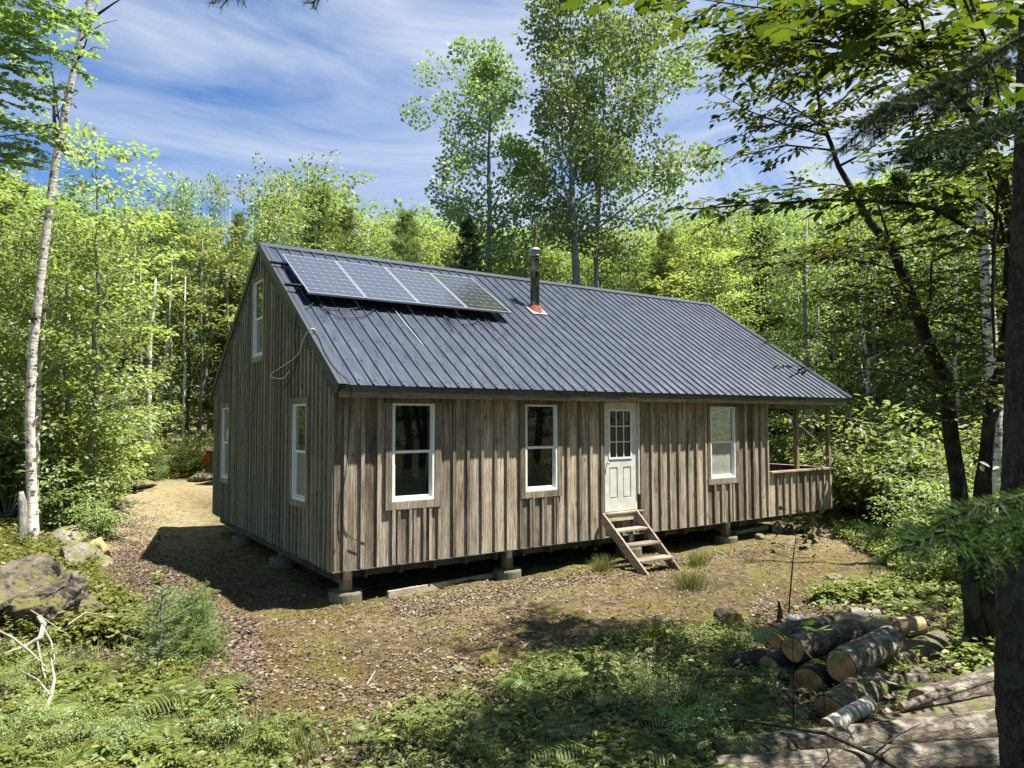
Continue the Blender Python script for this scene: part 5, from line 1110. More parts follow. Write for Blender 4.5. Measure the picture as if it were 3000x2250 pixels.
LG = [('sawn log with orange brown cut face at the left end of the pile', (2268, 1868, .30), (2430, 1832, .30), .13, 'bark_log'),
      ('dark barked log lying beside the leftmost orange faced log', (2322, 1902, .32), (2505, 1845, .32), .14, 'bark_log'),
      ('mottled log with a large orange cut face in the middle of the pile', (2462, 1952, .26), (2612, 1876, .26), .165, 'bark_pale'),
      ('debarked yellowish log across the back of the pile', (2455, 1825, .26), (2625, 1860, .26), .14, 'deadwood_y'),
      ('short pale log butted against the yellowish debarked one', (2612, 1838, .20), (2705, 1838, .20), .13, 'deadwood_y'),
      ('small white birch log at the back left of the pile', (2305, 1812, .22), (2395, 1826, .22), .055, 'birch'),
      ('dark weathered log end alone left of the pile', (2150, 1828, .10), (2120, 1800, .10), .14, 'bark_mossy'),
      ('grey log lying flat behind the yellowish log', (2490, 1800, .07), (2575, 1805, .07), .09, 'bark_grey'),
      ('big dark log under the pile facing the camera', (2365, 2010, .02), (2470, 1900, .04), .19, 'bark_dark'),
      ('black bottom log under the leftmost orange faced log', (2250, 1960, .10), (2400, 1900, .10), .14, 'bark_dark'),
      ('half hidden dark log at the back under the yellowish log', (2400, 1880, .10), (2600, 1890, .10), .14, 'bark_mossy'),
      ('low mound like rotten log right of the pile', (2600, 1960, .05), (2760, 1890, .05), .17, 'bark_mossy'),
      ('short brown log between the pile and the slender pale pole', (2560, 2010, .06), (2700, 1985, .06), .10, 'bark_log'),
      ('grey log sunk between the mossy log and the long logs', (2480, 2180, .02), (2960, 2110, .04), .11, 'bark_grey'),
      ('dark split log in the ferns left of the pile', (2130, 1960, .06), (2240, 1935, .10), .13, 'bark_dark'),
      ('mossy old log with dark green cut face below the pile', (2430, 2090, .06), (2570, 2000, .06), .16, 'bark_mossy'),
      ('birch log with curling white bark below the mossy log', (2420, 2135, .12), (2545, 2065, .12), .075, 'birch_log'),
      ('slender pale pole lying on the large grey log', (2640, 2072, .20), (2925, 1978, .30), .038, 'bark_pale'),
      ('large grey barked log behind the slender pale pole', (2700, 2070, .08), (2960, 1990, .10), .15, 'bark_log'),
      ('mossy log between the grey log and the long front log', (2560, 2150, .05), (2960, 2070, .05), .13, 'bark_mossy'),
      ('long rough log lying across the lower right foreground', (2105, 2205, .07), (2960, 2130, .12), .105, 'bark_log'),
      ('lowest long pale barked log along the bottom edge', (2100, 2262, .06), (2990, 2215, .10), .105, 'bark_log'),
      ('pale birch log end in the undergrowth behind the mossy stems', (2790, 1690, .12), (2860, 1672, .12), .11, 'birch_log'),
      ('red faced log near the right edge behind the mossy stems', (2930, 1655, .30), (3010, 1640, .30), .13, 'bark_log'),
      ('lower red faced log near the right edge behind the mossy stems', (2925, 1715, .15), (3010, 1700, .15), .14, 'bark_log')]
M['bark_pale'] = m_bark('bark_pale', (.035, .028, .02), (.25, .215, .165), scale=14, stretch=.5, bs=1, bd=.05, patch=(.36, .33, .27))
M['deadwood_y'] = m_wood('peeled_log', (.24, .17, .09), (.4, .3, .17), (.52, .42, .26), axis='z', knots=True)
for i, (lb, p, q, r_, bk) in enumerate(LG):
    a = lz(*p); c_ = lz(*q)
    if lb.startswith(('long rough', 'lowest')): pass
    e = log(lb, a, c_, r_, r_*(1.28 if 'long' in lb and 'log' in lb and r_ == .105 else 1.0), bk, i+3, cut=('cut_wood' if i not in (6, 8, 9, 10, 15, 16) else 'cut_dark') if False else 'cut_wood')
# bits of sawn wood, plank and stored things under the cabin
mb = MB(); a = G(1136, 1752); c_ = G(1472, 1690); e = empty('plank', 'weathered plank lying on edge on the ground along the cabin front', 'plank', tuple(a))
mb.beam((0, 0, .045), tuple(c_-a+np.array([0, 0, .045])), .05, .12); mb.obj('board', m_wood('plank_wood', (.25, .19, .13), (.4, .34, .26), (.55, .48, .4), axis='x'), e, bevel=.004)
a = B(2158, 1573, -.52); mb = MB(); e = empty('insulation_panel', 'long pale rigid panel stored beneath the right end of the cabin', 'panel', tuple(a)); c_ = B(2250, 1553, -.50)-a
mb.beam((0, .3, .07), (c_[0], c_[1]+.3, .07+c_[2]), .6, .12); mb.obj('panel', M['foam'], e, bevel=.004)
for k, (u, v, lb) in enumerate(((2282, 1551, 'pale hose coil standing beneath the porch'), (2315, 1556, 'second darker hose coil beside the pale one beneath the porch'))):
    c_ = B(u, v, .5, 1); e = empty('hose_coil', lb, 'hose', (c_[0], c_[1], c_[2]-.16)); mb = MB()
    for m_ in range(4): mb.tube([(.13*math.cos(t)+.02*k, m_*.028+.01*math.sin(3*t), .16+.165*math.sin(t)) for t in np.linspace(0, 6.283, 26)], .013, 6, False)
    mb.obj('coil', M['cable_white' if k == 0 else 'steel'], e, smooth=True)
c_ = B(2362, 1552, .2, 1); mb = MB(); e = empty('wood_offcuts', 'sawn timber offcut leaning on the last pier under the porch', 'timber', (c_[0]-.15, c_[1]-.1, H(c_[0], 0)))
mb.beam((0, 0, .12), (.55, -.05, .02), .12, .16); mb.obj('timber', M['new_wood'], e); mb = MB(); mb.beam((-.2, .08, .3), (.45, .0, .12), .14, .04); mb.obj('board', M['post_wood'], e)
# pole lying behind the porch corner
a = G(2445, 1372+40); 
# fallen dead branches at the left
def dead(label, pts, rad, subs, mat='deadwood'):
    b = np.array(pts[0]); e = empty('fallen_branch', label, 'branch', tuple(b)); mb = MB(); P, Q = fine([np.array(p)-b for p in pts], rad, 5); mb.tube(P, Q, 8, jit=.08, rng=random.Random(4)); mb.obj('limb', M[mat], e, smooth=True)
    for s_ in subs: mb = MB(); mb.tube([np.array(p)-b for p in s_[0]], s_[1], 5); mb.obj('twig', M[mat], e, smooth=True)
def ZG(u, v, z): 
    g = G(u, v); return B(u, v, g[2]+z)
dead('bleached crooked dead branch curving down the left edge', [ZG(-20, 1712, .35), ZG(40, 1735, .35), ZG(100, 1785, .3), ZG(128, 1830, .25), ZG(118, 1868, .2), ZG(80, 1890, .12), ZG(-10, 1925, .06)], [.035, .036, .034, .032, .026, .02, .012],
     [([ZG(60, 1745, .35), ZG(20, 1780, .3), ZG(-20, 1790, .3)], [.012, .009, .005]), ([ZG(128, 1840, .24), ZG(150, 1880, .2), ZG(160, 1930, .15), ZG(150, 1950, .1)], [.012, .010, .008, .003]),
      ([ZG(-10, 1845, .25), ZG(40, 1870, .25), ZG(90, 1910, .2), ZG(140, 1960, .12), ZG(155, 2040, .06)], [.014, .014, .012, .010, .005]), ([ZG(110, 1880, .2), ZG(120, 1940, .15), ZG(140, 2010, .1), ZG(180, 2040, .06)], [.011, .010, .008, .004]),
      ([ZG(-10, 1770, .4), ZG(60, 1770, .38), ZG(110, 1800, .33), ZG(200, 1860, .3)], [.008, .008, .007, .003]), ([ZG(200, 1830, .3), ZG(250, 1795, .35), ZG(300, 1800, .35), ZG(340, 1815, .3)], [.010, .009, .006, .002])])
dead('leaning grey forked stick in front of the dark boulder', [ZG(120, 2110, .02), ZG(150, 2040, .12), ZG(160, 1990, .2), ZG(150, 1930, .3)], [.02, .018, .014, .006], [([ZG(150, 2040, .12), ZG(110, 1990, .18), ZG(50, 1960, .2)], [.012, .008, .003])])
dead('thin bare branch lying over the long front logs', [lz(2080, 2100, .22), lz(2250, 2120, .24), lz(2420, 2150, .28), lz(2560, 2210, .24), lz(2700, 2290, .2)], [.008, .012, .015, .018, .02], [([lz(2420, 2150, .28), lz(2440, 2200, .25), lz(2400, 2240, .2)], [.008, .006, .003]), ([lz(2560, 2210, .24), lz(2620, 2160, .3), lz(2700, 2120, .34)], [.008, .006, .003]), ([lz(2500, 2170, .26), lz(2480, 2130, .3), lz(2540, 2080, .34)], [.006, .004, .002])], 'bark_dark')
dead('crooked pale stick caught above the mossy log', [lz(2520, 1990, .2), lz(2580, 1988, .26), lz(2600, 2000, .25), lz(2650, 2010, .22)], [.02, .018, .015, .008], [])
g = G(2284, 1822); mb = MB(); e = empty('stump_spike', 'short black splintered spike standing behind the pile', 'stump', tuple(g)); mb.tube([(0, 0, 0), (.01, 0, .15), (-.01, 0, .28)], [.04, .035, .015], 7, jit=.2, rng=random.Random(1)); mb.obj('spike', M['bark_dark'], e)
for i, (u0, v0, u1, v1, r_) in enumerate(((1670, 1870, 1700, 1858, .012), (1530, 1905, 1550, 1885, .010), (1455, 1920, 1465, 1890, .008), (1075, 2010, 1100, 1970, .009), (1250, 1975, 1280, 1968, .006), (1600, 1935, 1560, 1890, .006), (1240, 1915, 1265, 1900, .008), (1060, 1730, 1100, 1722, .006), (1900, 1812, 1945, 1800, .007))):
    a = G(u0, v0); c_ = G(u1, v1); mb = MB(); mb.tube([a+[0, 0, .012], (a+c_)/2+[0, 0, .02], c_+[0, 0, .015]], [r_, r_, r_*.5], 6); tag(mb.obj('stick', M['deadwood']), 'small pale dead stick lying on the bare ground of the clearing', 'stick', 'sticks on the clearing')

for i in range(34):
    u0, v0 = rg3.uniform(750, 2150), rg3.uniform(1720, 2060); a = G(u0, v0)
    if poly_dist(a[0], a[1]) > .3 or a[1] > -.25: continue
    c_ = a+np.array([rg3.normal(), rg3.normal(), 0])*.12; c_[2] = H(c_[0], c_[1]); r_ = rg3.uniform(.003, .009); mb = MB(); mb.tube([a+[0, 0, .008], (a+c_)/2+[rg3.normal()*.012, rg3.normal()*.012, .016], c_+[0, 0, .01]], [r_, r_, r_*.5], 6); tag(mb.obj('stick', M['deadwood' if i % 3 else 'bark_dark']), 'small pale dead stick lying on the bare ground of the clearing' if i % 3 else 'small dark twig lying on the bare ground of the clearing', 'stick', 'sticks on the clearing' if i % 3 else 'dark twigs on the clearing')
# ------------------------------------------------------------------ ferns, seedlings and ground cover
def fern_mesh(seed, nf=9, Lf=.55):
    rng = np.random.default_rng(seed); C = []; D = []; Nn = []; S = []; mb = MB()
    for f in range(nf):
        az = f*6.283/nf+rng.normal()*.25; L1 = Lf*rng.uniform(.7, 1.15); el = rng.uniform(.5, 1.0); d0 = np.array([math.cos(az), math.sin(az), 0]); sd = np.array([-d0[1], d0[0], 0])
        P = [d0*L1*s*(.55+.45*s)+np.array([0, 0, L1*(el*s-.75*el*s*s)]) for s in np.linspace(0, 1, 22)]; mb.tube(P, [.003*(1-.8*i/21) for i in range(22)], 3, False)
        for i in range(3, 22):
            s = i/21; pl = L1*.30*math.sin(math.pi*min(1, (1-s)*.95+.08))**.8; ax = norm(P[i]-P[i-1]); nn = norm(np.cross(ax, sd)); nn = nn if nn[2] > 0 else -nn
            for sg in (-1, 1):
                pd_ = norm(sd*sg+ax*.35+np.array([0, 0, -.12])); C.append(P[i]); D.append(pd_); Nn.append(nn); S.append(pl*1.25)
    return mb, np.array(C), np.array(D), np.array(Nn)+rng.normal(size=(len(C), 3))*.22, np.array(S)
FERN = []
for sd in range(3):
    mb, C, D, Nn, S = fern_mesh(300+sd, 8+sd); e = empty('fern', None, 'fern'); mb.obj('stalks', M['leaf_fern'], e); leaves('fronds', C, D, Nn, S, T_PIN, M['leaf_fern'], e, np.random.default_rng(sd)); FERN.append(e)
def put_fern(x, y, s, label, group):
    k = int(rg3.integers(3)); pr = FERN[k]; z = H(x, y)-.01; rz = rg3.random()*6.28
    if pr.name not in USED:
        USED.add(pr.name); pr.location = (x, y, z); pr.rotation_euler = (0, 0, rz); pr.scale = (s,)*3; pr['label'] = label; pr['group'] = group; return
    copy_thing(pr, (x, y, z), rz, s, label, group)
def strew(cnt, u0, u1, v0, v1, label, group, s0, s1, fn, ok_=None):
    m_ = 0; t_ = 0
    while m_ < cnt and t_ < cnt*30:
        t_ += 1; u = rg3.uniform(u0, u1); v = v0+(v1-v0)*rg3.random()**.8; g = G(u, v)
        if poly_dist(g[0], g[1]) < .12: continue
        if ok_ and not ok_(u, v, g): continue
        fn(g[0], g[1], rg3.uniform(s0, s1), label, group); m_ += 1
strew(40, 1500, 2330, 1900, 2260, 'green fern in the shady undergrowth left of the log pile', 'ferns left of the log pile', .6, 1.05, put_fern, lambda u, v, g: v > 1880+(2380-u)*.0 and not (u > 2230 and v < 2000))
strew(28, -40, 720, 1900, 2300, 'sunlit fern in the lower left undergrowth', 'ferns in the lower left', .5, .95, put_fern, lambda u, v, g: v > 1880+u*.2)
strew(10, 780, 1500, 2080, 2260, 'small fern in the thin growth along the bottom edge', 'small ferns at the bottom centre', .35, .65, put_fern)
strew(28, 2560, 3000, 1600, 1790, 'bright fern in the growth at the right edge of the clearing', 'ferns right of the clearing', .6, 1.1, put_fern, lambda u, v, g: not (u > 2830 and v > 1750))
strew(8, 2560, 2900, 1880, 2150, 'fern growing among the fallen logs', 'ferns among the logs', .4, .7, put_fern)
g = G(560, 2060); put_fern(g[0], g[1], 1.1, 'large dark green fern at the clearing edge lower left', 'ferns in the lower left')

# low leafy plants: rosettes of broad leaves, uncountable
def plants(name, label, cnt, reg, size, hgt, leafn, T, mat, seed, dens=None, wh=None):
    rng = np.random.default_rng(seed); C = []; D = []; Nn = []; S = []; K = []
    while len(K) < cnt:
        u = rng.uniform(reg[0], reg[1], 4000); v = rng.uniform(reg[2], reg[3], 4000)
        d = FW[None]+RT[None]*((u-1500)/F)[:, None]+UP[None]*((1125-v)/F)[:, None]; t = (-.5-CAM[2])/d[:, 2]; X = CAM[None]+d*t[:, None]; x, y = X[:, 0], X[:, 1]
        pd = poly_dist(x, y); nz_ = .5+.5*np.sin(x*2.3+seed)*np.sin(y*2.9+1.3)+.35*np.sin(x*5.1-y*4.3); keep = (pd > -.05+.6*rng.random(4000)*(1-nz_)) & (rng.random(4000) < np.clip(nz_*1.5-.5, .02, 1)) if dens is None else dens(u, v, x, y, pd, rng)
        keep &= ~((u > 2200) & (u < 2800) & (v > 1770) & (rng.random(4000) < .9)); keep &= ~((u > 2080) & (v > 2130)); keep &= ~((u > 680) & (u < 1500) & (rng.random(4000) < .7))
        keep &= ~((x > -.3) & (x < 13.5) & (y > -.1) & (y < 8.5))
        for a_, b_ in zip(x[keep], y[keep]): K.append((a_, b_))
    K = np.array(K[:cnt]); z = Hh(K[:, 0], K[:, 1]); n = len(K)
    hh = hgt*rng.uniform(.25, 1.1, n); lx = rng.normal(size=(n, 2))*.25*hh[:, None]
    for j in range(leafn):
        az = rng.random(n)*6.28 if j == 0 else az+6.283/leafn*rng.uniform(.8, 1.2, n); lev = rng.uniform(.45, 1, n)
        C.append(np.stack([K[:, 0]+lx[:, 0]*lev, K[:, 1]+lx[:, 1]*lev, z+hh*lev], -1)); D.append(np.stack([np.cos(az), np.sin(az), rng.normal(size=n)*.25-.02], -1)); Nn.append(np.array([0, 0, 1.])+rng.normal(size=(n, 3))*.28); S.append(size*rng.uniform(.5, 1.25, n))
    C, D, Nn, S = map(np.concatenate, (C, D, Nn, S)); rn = np.tile(rng.random(n)*.6, leafn)+rng.random(n*leafn)*.4
    o = leaves(name, C, D, Nn, S, T, M[mat], None, rng, rn); return tag(o, label, 'plants', None, 'stuff')
plants('ground_cover', 'low leafy plants covering the forest floor left and below the clearing', 6500, (-100, 1000, 1850, 2330), .050, .13, 5, T_ELL, 'leaf_ground', 71)
plants('ground_cover', 'dense low leafy plants covering the floor left of the log pile', 9500, (780, 2500, 1830, 2330), .05, .16, 5, T_ELL, 'leaf_fern', 72, dens=lambda u, v, x, y, pd, r: (pd > .35*r.random(len(u))-.05) & (r.random(len(u)) < np.clip((u-1000)/600, .06, 1)*np.clip(.6+.6*np.sin(x*2.7+1)*np.sin(y*3.1)+.3*np.sin(x*6.1-y*5.3), .12, 1)) & ~((u > 2250) & (v < 2050) & (r.random(len(u)) < .8)))
plants('ground_cover', 'leafy low growth covering the floor right of the clearing', 14000, (2380, 3100, 1440, 2000), .09, .26, 5, T_ELL, 'leaf_ground', 73, dens=lambda u, v, x, y, pd, r: (pd > .1) & (r.random(len(u)) < np.where(v > 1780, .25, 1)))
plants('ground_cover', 'leafy low growth along the left side of the path', 12000, (-60, 640, 1395, 1900), .10, .3, 5, T_ELL, 'leaf_ground', 74, dens=lambda u, v, x, y, pd, r: (pd > .15) & ~((u < 345) & (v > 1560) & (v < 1900) & (r.random(len(u)) < .75)))
for k_, (cnt, sz_, hg_, nl_, T_, mt_, lb_) in enumerate(((3800, .032, .07, 4, T_RND, 'leaf_bright', 'tiny pale green seedlings'), (420, .08, .26, 7, T_ELL, 'leaf_ground', 'taller broad leaved herbs'), (260, .075, .20, 5, T_MAP, 'leaf_yellow', 'maple seedlings'))):
    plants('undergrowth', lb_+' scattered through the lower left and bottom undergrowth', cnt, (-100, 2450, 1850, 2330), sz_, hg_, nl_, T_, mt_, 140+k_)
    plants('undergrowth', lb_+' scattered through the growth right of the clearing', cnt//3, (2380, 3100, 1440, 2100), sz_, hg_, nl_, T_, mt_, 150+k_)
# grass among the herbs
def blades(label, cnt, reg, hgt, seed, dens):
    rng = np.random.default_rng(seed); K = []
    while len(K) < cnt:
        u = rng.uniform(reg[0], reg[1], 6000); v = rng.uniform(reg[2], reg[3], 6000); d = FW[None]+RT[None]*((u-1500)/F)[:, None]+UP[None]*((1125-v)/F)[:, None]; t = (-.5-CAM[2])/d[:, 2]; X = CAM[None]+d*t[:, None]
        k = rng.random(6000) < dens(u, v, X[:, 0], X[:, 1], poly_dist(X[:, 0], X[:, 1])); K += list(X[k][:, :2])
    K = np.array(K[:cnt]); n = len(K); C = np.stack([K[:, 0], K[:, 1], Hh(K[:, 0], K[:, 1])-.01], -1); D = norm(np.array([0, 0, 1.])+rng.normal(size=(n, 3))*.35); T = (np.array([(-.018, 0, 0), (.018, 0, 0), (.014, .55, .04), (-.014, .55, .04), (0.002, 1, .22), (-.002, 1, .22)]), [(0, 1, 2, 3), (3, 2, 4, 5)])
    o = leaves('grass', C, D, rng.normal(size=(n, 3)), hgt*rng.uniform(.3, 1.2, n), T, M['grass'], None, rng); tag(o, label, 'grass', None, 'stuff')
blades('thin grass blades coming up through the lower left undergrowth', 9000, (-60, 1000, 1880, 2320), .17, 161, lambda u, v, x, y, pd: np.where(pd > .1, .2+.8*(np.sin(x*2.1)*np.sin(y*2.7) > .2), .0))
blades('sparse short grass on the clearing right of the steps', 5000, (1900, 2700, 1580, 1850), .10, 162, lambda u, v, x, y, pd: .15+.85*(np.sin(x*2.9+1)*np.sin(y*3.3) > .3)*(y < -.4))
blades('scattered grass along the bottom edge of the clearing', 4000, (700, 2200, 1900, 2300), .13, 163, lambda u, v, x, y, pd: np.where(pd > -.3, .5, .02))
# fallen leaves
def litter(name, label, cnt, reg, size, seed, dens, mat='litter', T=T_RND, lift=.012):
    rng = np.random.default_rng(seed); K = []
    while len(K) < cnt:
        u = rng.uniform(reg[0], reg[1], 6000); v = rng.uniform(reg[2], reg[3], 6000); d = FW[None]+RT[None]*((u-1500)/F)[:, None]+UP[None]*((1125-v)/F)[:, None]; t = (-.5-CAM[2])/d[:, 2]; X = CAM[None]+d*t[:, None]
        k = rng.random(6000) < dens(u, v, X[:, 0], X[:, 1], poly_dist(X[:, 0], X[:, 1])); K += list(X[k][:, :2])
    K = np.array(K[:cnt]); z = Hh(K[:, 0], K[:, 1])+lift*rng.uniform(.3, 1.6, len(K)); az = rng.random(len(K))*6.28
    C = np.stack([K[:, 0], K[:, 1], z], -1); D = np.stack([np.cos(az), np.sin(az), rng.normal(size=len(K))*.25], -1); Nn = np.array([0, 0, 1.])+rng.normal(size=C.shape)*.35
    o = leaves(name, C, D, Nn, size*rng.uniform(.4, 1.3, len(K)), T, M[mat], None, rng); return tag(o, label, 'leaf litter', None, 'stuff')
patch = lambda x, y: np.clip(.5+.6*np.sin(x*1.9+2)*np.cos(y*1.6)+.4*np.sin(x*4.3+y*3.7), .05, 1)
litter('leaf_litter', 'dry brown leaves scattered over the clearing and forest floor', 60000, (-50, 2960, 1560, 2330), .038, 81, lambda u, v, x, y, pd: np.where(pd > 0, .55, .10+.45*patch(x, y))*np.where((x > -.2) & (x < 13.2) & (y > .3), .03, 1))
litter('leaf_litter', 'deep drift of pinkish brown dead leaves along the left side of the path', 30000, (240, 760, 1480, 2060), .042, 82, lambda u, v, x, y, pd: np.exp(-((pd+.35+.3*np.sin(x*3+y*2))/.6)**2)*(.3+.7*patch(x*1.4, y*1.3)))
litter('leaf_litter', 'bleached leaf scraps under the steps and along the cabin front', 8000, (1150, 2700, 1580, 1800), .038, 83, lambda u, v, x, y, pd: np.exp(-((y+.75)/.45)**2)*np.where(x > 7, .5, 1)+.25*np.exp(-((x-12)**2+(y+2)**2)/3))
litter('leaf_litter', 'brown leaves and chips among the fallen logs', 9000, (2200, 2960, 1760, 2330), .06, 84, lambda u, v, x, y, pd: np.full(len(u), .9), lift=.03)
M['moss_tip'] = m_leaf('moss_tip', (.09, .055, .02), (.17, .125, .04), (.30, .25, .10), trans=.25, gloss=0)
T_BL = (T_NDL[0]*np.array([2.2, 1, 1]), T_NDL[1])
litter('moss_and_needles', 'fine yellowish moss tips and fallen needles carpeting the clearing', 90000, (250, 2900, 1480, 2200), .030, 85, lambda u, v, x, y, pd: np.where(pd < .3, .35+.5*(1-patch(x+3, y-2)), .15)*np.where((x > -.2) & (x < 13.2) & (y > .3), .03, 1), mat='moss_tip', T=T_BL, lift=.006)
# grass tufts
def tuft(label, x, y, r_, hgt, n, seed, mat='grass'):
    rng = np.random.default_rng(seed); z = H(x, y); a = rng.random(n)*6.28; q = np.abs(rng.normal(size=n))*r_*.6; C = np.stack([q*np.cos(a), q*np.sin(a), np.zeros(n)], -1)
    D = norm(np.stack([np.cos(a)*.35, np.sin(a)*.35, np.ones(n)], -1)+rng.normal(size=(n, 3))*.22); T = (np.array([(-.012, 0, 0), (.012, 0, 0), (.010, .55, .02), (-.010, .55, .02), (0.002, 1, .13), (-.002, 1, .13)]), [(0, 1, 2, 3), (3, 2, 4, 5)])
    e = empty('grass_tuft', label, 'grass', (x, y, z-.01)); leaves('blades', C, D, rng.normal(size=(n, 3)), hgt*rng.uniform(.4, 1.15, n), T, M[mat], e, rng)
for u, v, r_, h_, n, lb in ((1765, 1672, .16, .30, 420, 'bright grass tuft at the left foot of the steps'), (2045, 1655, .18, .28, 380, 'grass tuft right of the steps in the sun'), (2020, 1722, .25, .30, 520, 'long soft grass tuft in front of the steps on the right'), (1905, 1615, .16, .16, 240, 'small grass tuft growing beneath the lowest tread'), (2190, 1650, .14, .16, 200, 'low grass tuft on the gravel right of the cabin steps'), (1660, 1620, .10, .14, 90, 'sparse grass tuft in the shade left of the steps')):
    g = G(u, v); tuft(lb, g[0], g[1], r_, h_, n, int(u))
# saplings
def sapling(label, pts, rad, lf, lsz, seed, T=T_RND, mat='leaf_ground', name='sapling', n=16, fromt=.5, bk='bark_dark', sc=.16):
    rng = np.random.default_rng(seed); b = np.array(pts[0]); e = empty(name, label, 'sapling', tuple(b)); P, Q = fine([np.array(p)-b for p in pts], [rad*(1-.8*i/(len(pts)-1)) for i in range(len(pts))], 5); mb = MB(); mb.tube(P, Q, 5, False); C = []; D = []
    for j in range(n):
        t = fromt+(1-fromt)*j/n; q = P[min(int(t*len(P)), len(P)-1)]; a = rng.random()*6.28; d = np.array([math.cos(a), math.sin(a), .15]); l_ = sc*rng.uniform(.4, 1.2); mb.tube([q, q+d*l_], [.003, .0015], 3, False)
        for k in range(lf): C.append(q+d*l_*(1-.3*k/lf)); D.append(norm(d+rng.normal(size=3)*.6))
    mb.obj('stem', M[bk], e); C = np.array(C); D = np.array(D); leaves('foliage', C, D, np.array([0, 0, 1.])+rng.normal(size=C.shape)*.4, lsz*rng.uniform(.7, 1.2, len(C)), T, M[mat], e, rng)
g = G(2310, 1812); sapling('tall thin sapling with small round leaves rising behind the log pile', [g, Pd(2318, 1700, 7.6), Pd(2325, 1620, 7.6), Pd(2335, 1555, 7.6), Pd(2340, 1500, 7.6)], .010, 3, .07, 91, n=26, fromt=.45, mat='leaf_dark', sc=.2)
g = G(1725, 2230); sapling('thin upright seedling with broad leaves in the ferns centre right', [g, Pd(1740, 2080, 5.9), Pd(1745, 1990, 5.9), Pd(1755, 1950, 5.9)], .006, 3, .12, 92, T=T_ELL, n=8, fromt=.6)
g = G(1960, 2090); sapling('leafy seedling standing above the ferns left of the dark log end', [g, Pd(1958, 1960, 6.6), Pd(1955, 1880, 6.6), Pd(1950, 1850, 6.6)], .006, 3, .10, 93, T=T_ELL, n=9, fromt=.5)
g = G(2325, 2160); sapling('young maple with broad light green leaves in front of the log pile', [g, Pd(2325, 1990, 6.2), Pd(2322, 1880, 6.2), Pd(2318, 1820, 6.2)], .007, 2, .17, 94, T=T_MAP, n=7, fromt=.6, mat='leaf_bright', sc=.22)
g = G(2420, 2120); sapling('small maple seedling with two pale leaves over the orange cut face', [g, Pd(2410, 2000, 6.6), Pd(2400, 1930, 6.6), Pd(2395, 1910, 6.6)], .005, 2, .14, 95, T=T_MAP, n=4, fromt=.8, mat='leaf_bright')
g = G(1725, 1640); sapling('tiny leafy weed in the dark at the left foot of the steps', [g, g+np.array([.0, -.02, .2]), g+np.array([.03, -.02, .33])], .004, 2, .10, 96, T=T_ELL, n=7)
g = G(460, 1705); sapling('small bright yellow green seedling in the cabin shadow', [g, g+np.array([0, 0, .1]), g+np.array([.02, 0, .16])], .004, 3, .12, 97, T=T_ELL, n=6, fromt=.4, mat='leaf_yellow')
g = G(600, 1745); put_fern(g[0], g[1], .55, 'small dark fern on the leaf litter beside the gable wall', 'fern beside the gable')
g = G(300, 1610); x_, y_ = g[0]+.1, g[1]+.8
def shrub_at(i, x, y, s, lb): place_shrub(i, x, y, s, lb, None)
shrub_at(0, x_-.1, y_+.3, .62, 'round leafy bush at the path edge behind the tan rock')
g = G(470, 1960); e = pine(221, 'young_spruce', 'young feathery spruce standing in the ferns lower left', 'sapling', .85, .014, .05, .38, 'needle', nsz=.045, loc=tuple(g+np.array([0, 0, -.02])), dens=1.7, whorl=.13, droop=.05)
g = G(560, 1930); e = pine(222, 'young_pine', 'dense dark bushy little pine right of the young spruce', 'sapling', .72, .016, .02, .42, 'needle', nsz=.06, loc=tuple(g+np.array([0, 0, -.02])), dens=2.6, whorl=.09, droop=.1)
g = G(440, 1410); e = pine(223, 'young_spruce', 'small bright spruce at the far edge of the path', 'sapling', 1.9, .02, .02, .7, 'needle', nsz=.09, loc=tuple(g), dens=1.2, whorl=.2)
for i, sh in enumerate(SHR):
    if sh.name not in USED: place_shrub(i, -6-i, 12, .9, 'green leafy shrub in the undergrowth left of the clearing', 'undergrowth shrubs left of the clearing')

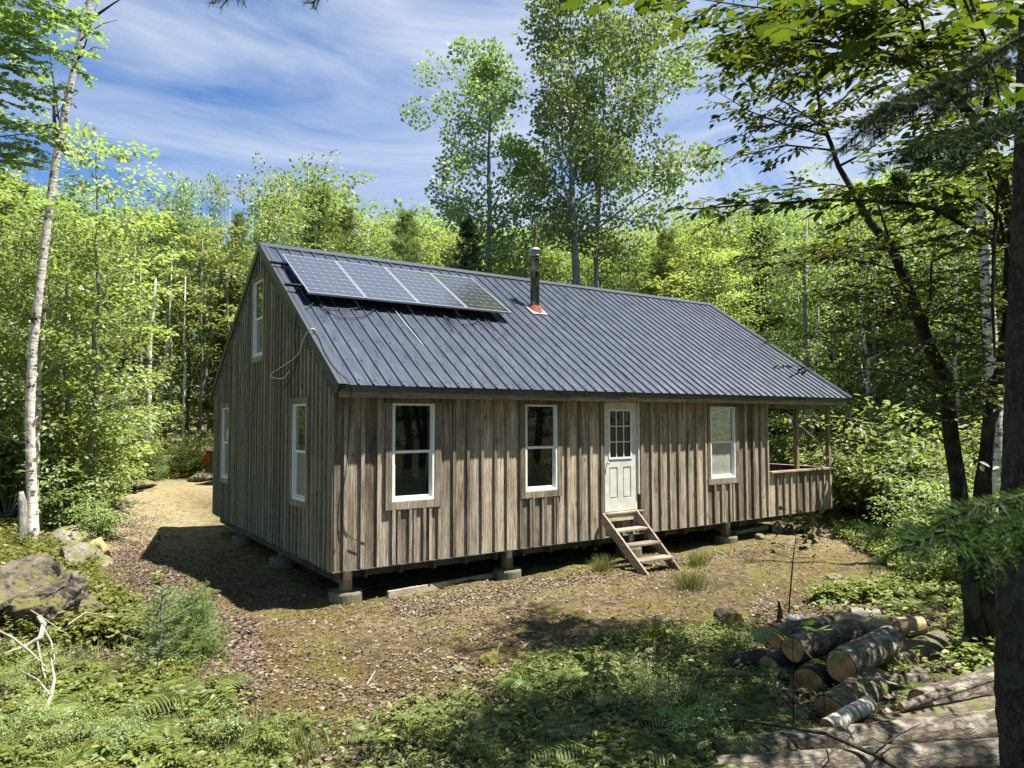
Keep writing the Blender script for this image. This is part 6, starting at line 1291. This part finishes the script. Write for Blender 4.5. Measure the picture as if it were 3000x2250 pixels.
# ------------------------------------------------------------------ pickup truck half hidden behind the cabin
def truck():
    p = CAM+(FW+RT*(606-1500)/F)*27.2; x, y = p[0], p[1]; z = H(x+1, y-.5); e = empty('pickup_truck', 'dark pickup truck parked behind the far corner of the cabin', 'truck', (x, y, z)); e.rotation_euler = (0, 0, math.atan2(RT[1], RT[0])-.05)
    # local x forward from the tailgate, y to the far side
    def prism(nm, prof, y0, y1, mt, bev=.03):
        mb = MB(); n = len(prof); a = mb.v([(x_, y0, z_) for x_, z_ in prof]); c = mb.v([(x_, y1, z_) for x_, z_ in prof]); mb.F.append(tuple(range(a, a+n))); mb.F.append(tuple(range(c+n-1, c-1, -1)))
        for i in range(n): j = (i+1) % n; mb.F.append((a+j, a+i, c+i, c+j))
        return mb.obj(nm, M[mt], e, bevel=bev)
    arc = lambda cx, r: [(cx+r*math.cos(t), .38+r*math.sin(t)) for t in np.linspace(math.pi, 0, 9)]
    side = [(0, .55), (.0, 1.28), (.05, 1.33), (2.0, 1.31), (2.02, 1.26), (5.2, 1.12), (5.4, 1.0), (5.45, .5)]
    low = [(5.45, .45), (5.05, .42)]+arc(4.55, .46)[::-1]+[(4.05, .42), (1.75, .42)]+arc(1.25, .46)[::-1]+[(.75, .45), (0, .5)]
    for y0, y1 in ((0, .10), (1.72, 1.82)): prism('bodyside', side[::1]+low, y0, y1, 'truck_paint', .012)
    mb = MB(); mb.box(.0, .07, .11, 1.71, .6, 1.28); mb.obj('tailgate', M['truck_paint'], e, bevel=.015)
    mb = MB(); mb.box(.08, 2.0, .11, 1.71, .6, .66); mb.obj('bed_floor', M['black'], e); mb = MB(); mb.box(2.01, 5.3, .11, 1.71, .45, 1.1); mb.obj('hood', M['truck_paint'], e, bevel=.04)
    prism('cab', [(2.05, 1.28), (2.15, 1.80), (2.3, 1.86), (3.35, 1.86), (4.05, 1.24)], .12, 1.70, 'truck_paint', .04); prism('side_window', [(2.25, 1.32), (2.32, 1.74), (3.3, 1.76), (3.8, 1.3)], .108, .119, 'glass', 0)
    mb = MB(); mb.box(-.14, -.02, .02, 1.8, .48, .64); mb.obj('bumper', M['steel'], e, bevel=.02)
    for y0 in (-.008, 1.69): mb = MB(); mb.box(-.02, .12, y0, y0+.14, .86, 1.2); mb.obj('taillight', M['red_lens'], e, bevel=.012)
    for cx in (1.25, 4.55):
        for y0 in (.02, 1.58):
            wh = MB(); wh.lathe([(.22, 0), (.35, .0), (.385, .05), (.385, .18), (.35, .22), (.22, .22)], 28); o = wh.obj('tyre', M['black'], e, smooth=False); o.rotation_euler = (R(-90), 0, 0); o.location = (cx, y0, .385)
            rm = MB(); rm.lathe([(.05, .02), (.18, .04), (.225, .01), (.225, .2), (.1, .18)], 24); q = rm.obj('rim', M['steel'], o)
truck()
bpy.context.view_layer.update()
# seedlings with stems, each its own plant
strew(12, -60, 900, 1930, 2300, 'leafy woody seedling standing in the lower left undergrowth', 'woody seedlings in the lower left', .13, .24, lambda x, y, s, lb, gp: place_shrub(int(rg3.integers(5)), x, y, s, lb, gp), lambda u, v, g: v > 1900+u*.12)
strew(9, 1600, 2150, 1950, 2200, 'leafy woody seedling standing among the ferns left of the logs', 'woody seedlings left of the logs', .12, .22, lambda x, y, s, lb, gp: place_shrub(int(rg3.integers(5)), x, y, s, lb, gp))
strew(20, 2620, 3000, 1590, 1800, 'leafy bush in the growth at the right edge of the clearing', 'bushes right of the clearing', .4, .75, lambda x, y, s, lb, gp: place_shrub(int(rg3.integers(5)), x, y, s, lb, gp), lambda u, v, g: v < 1760)
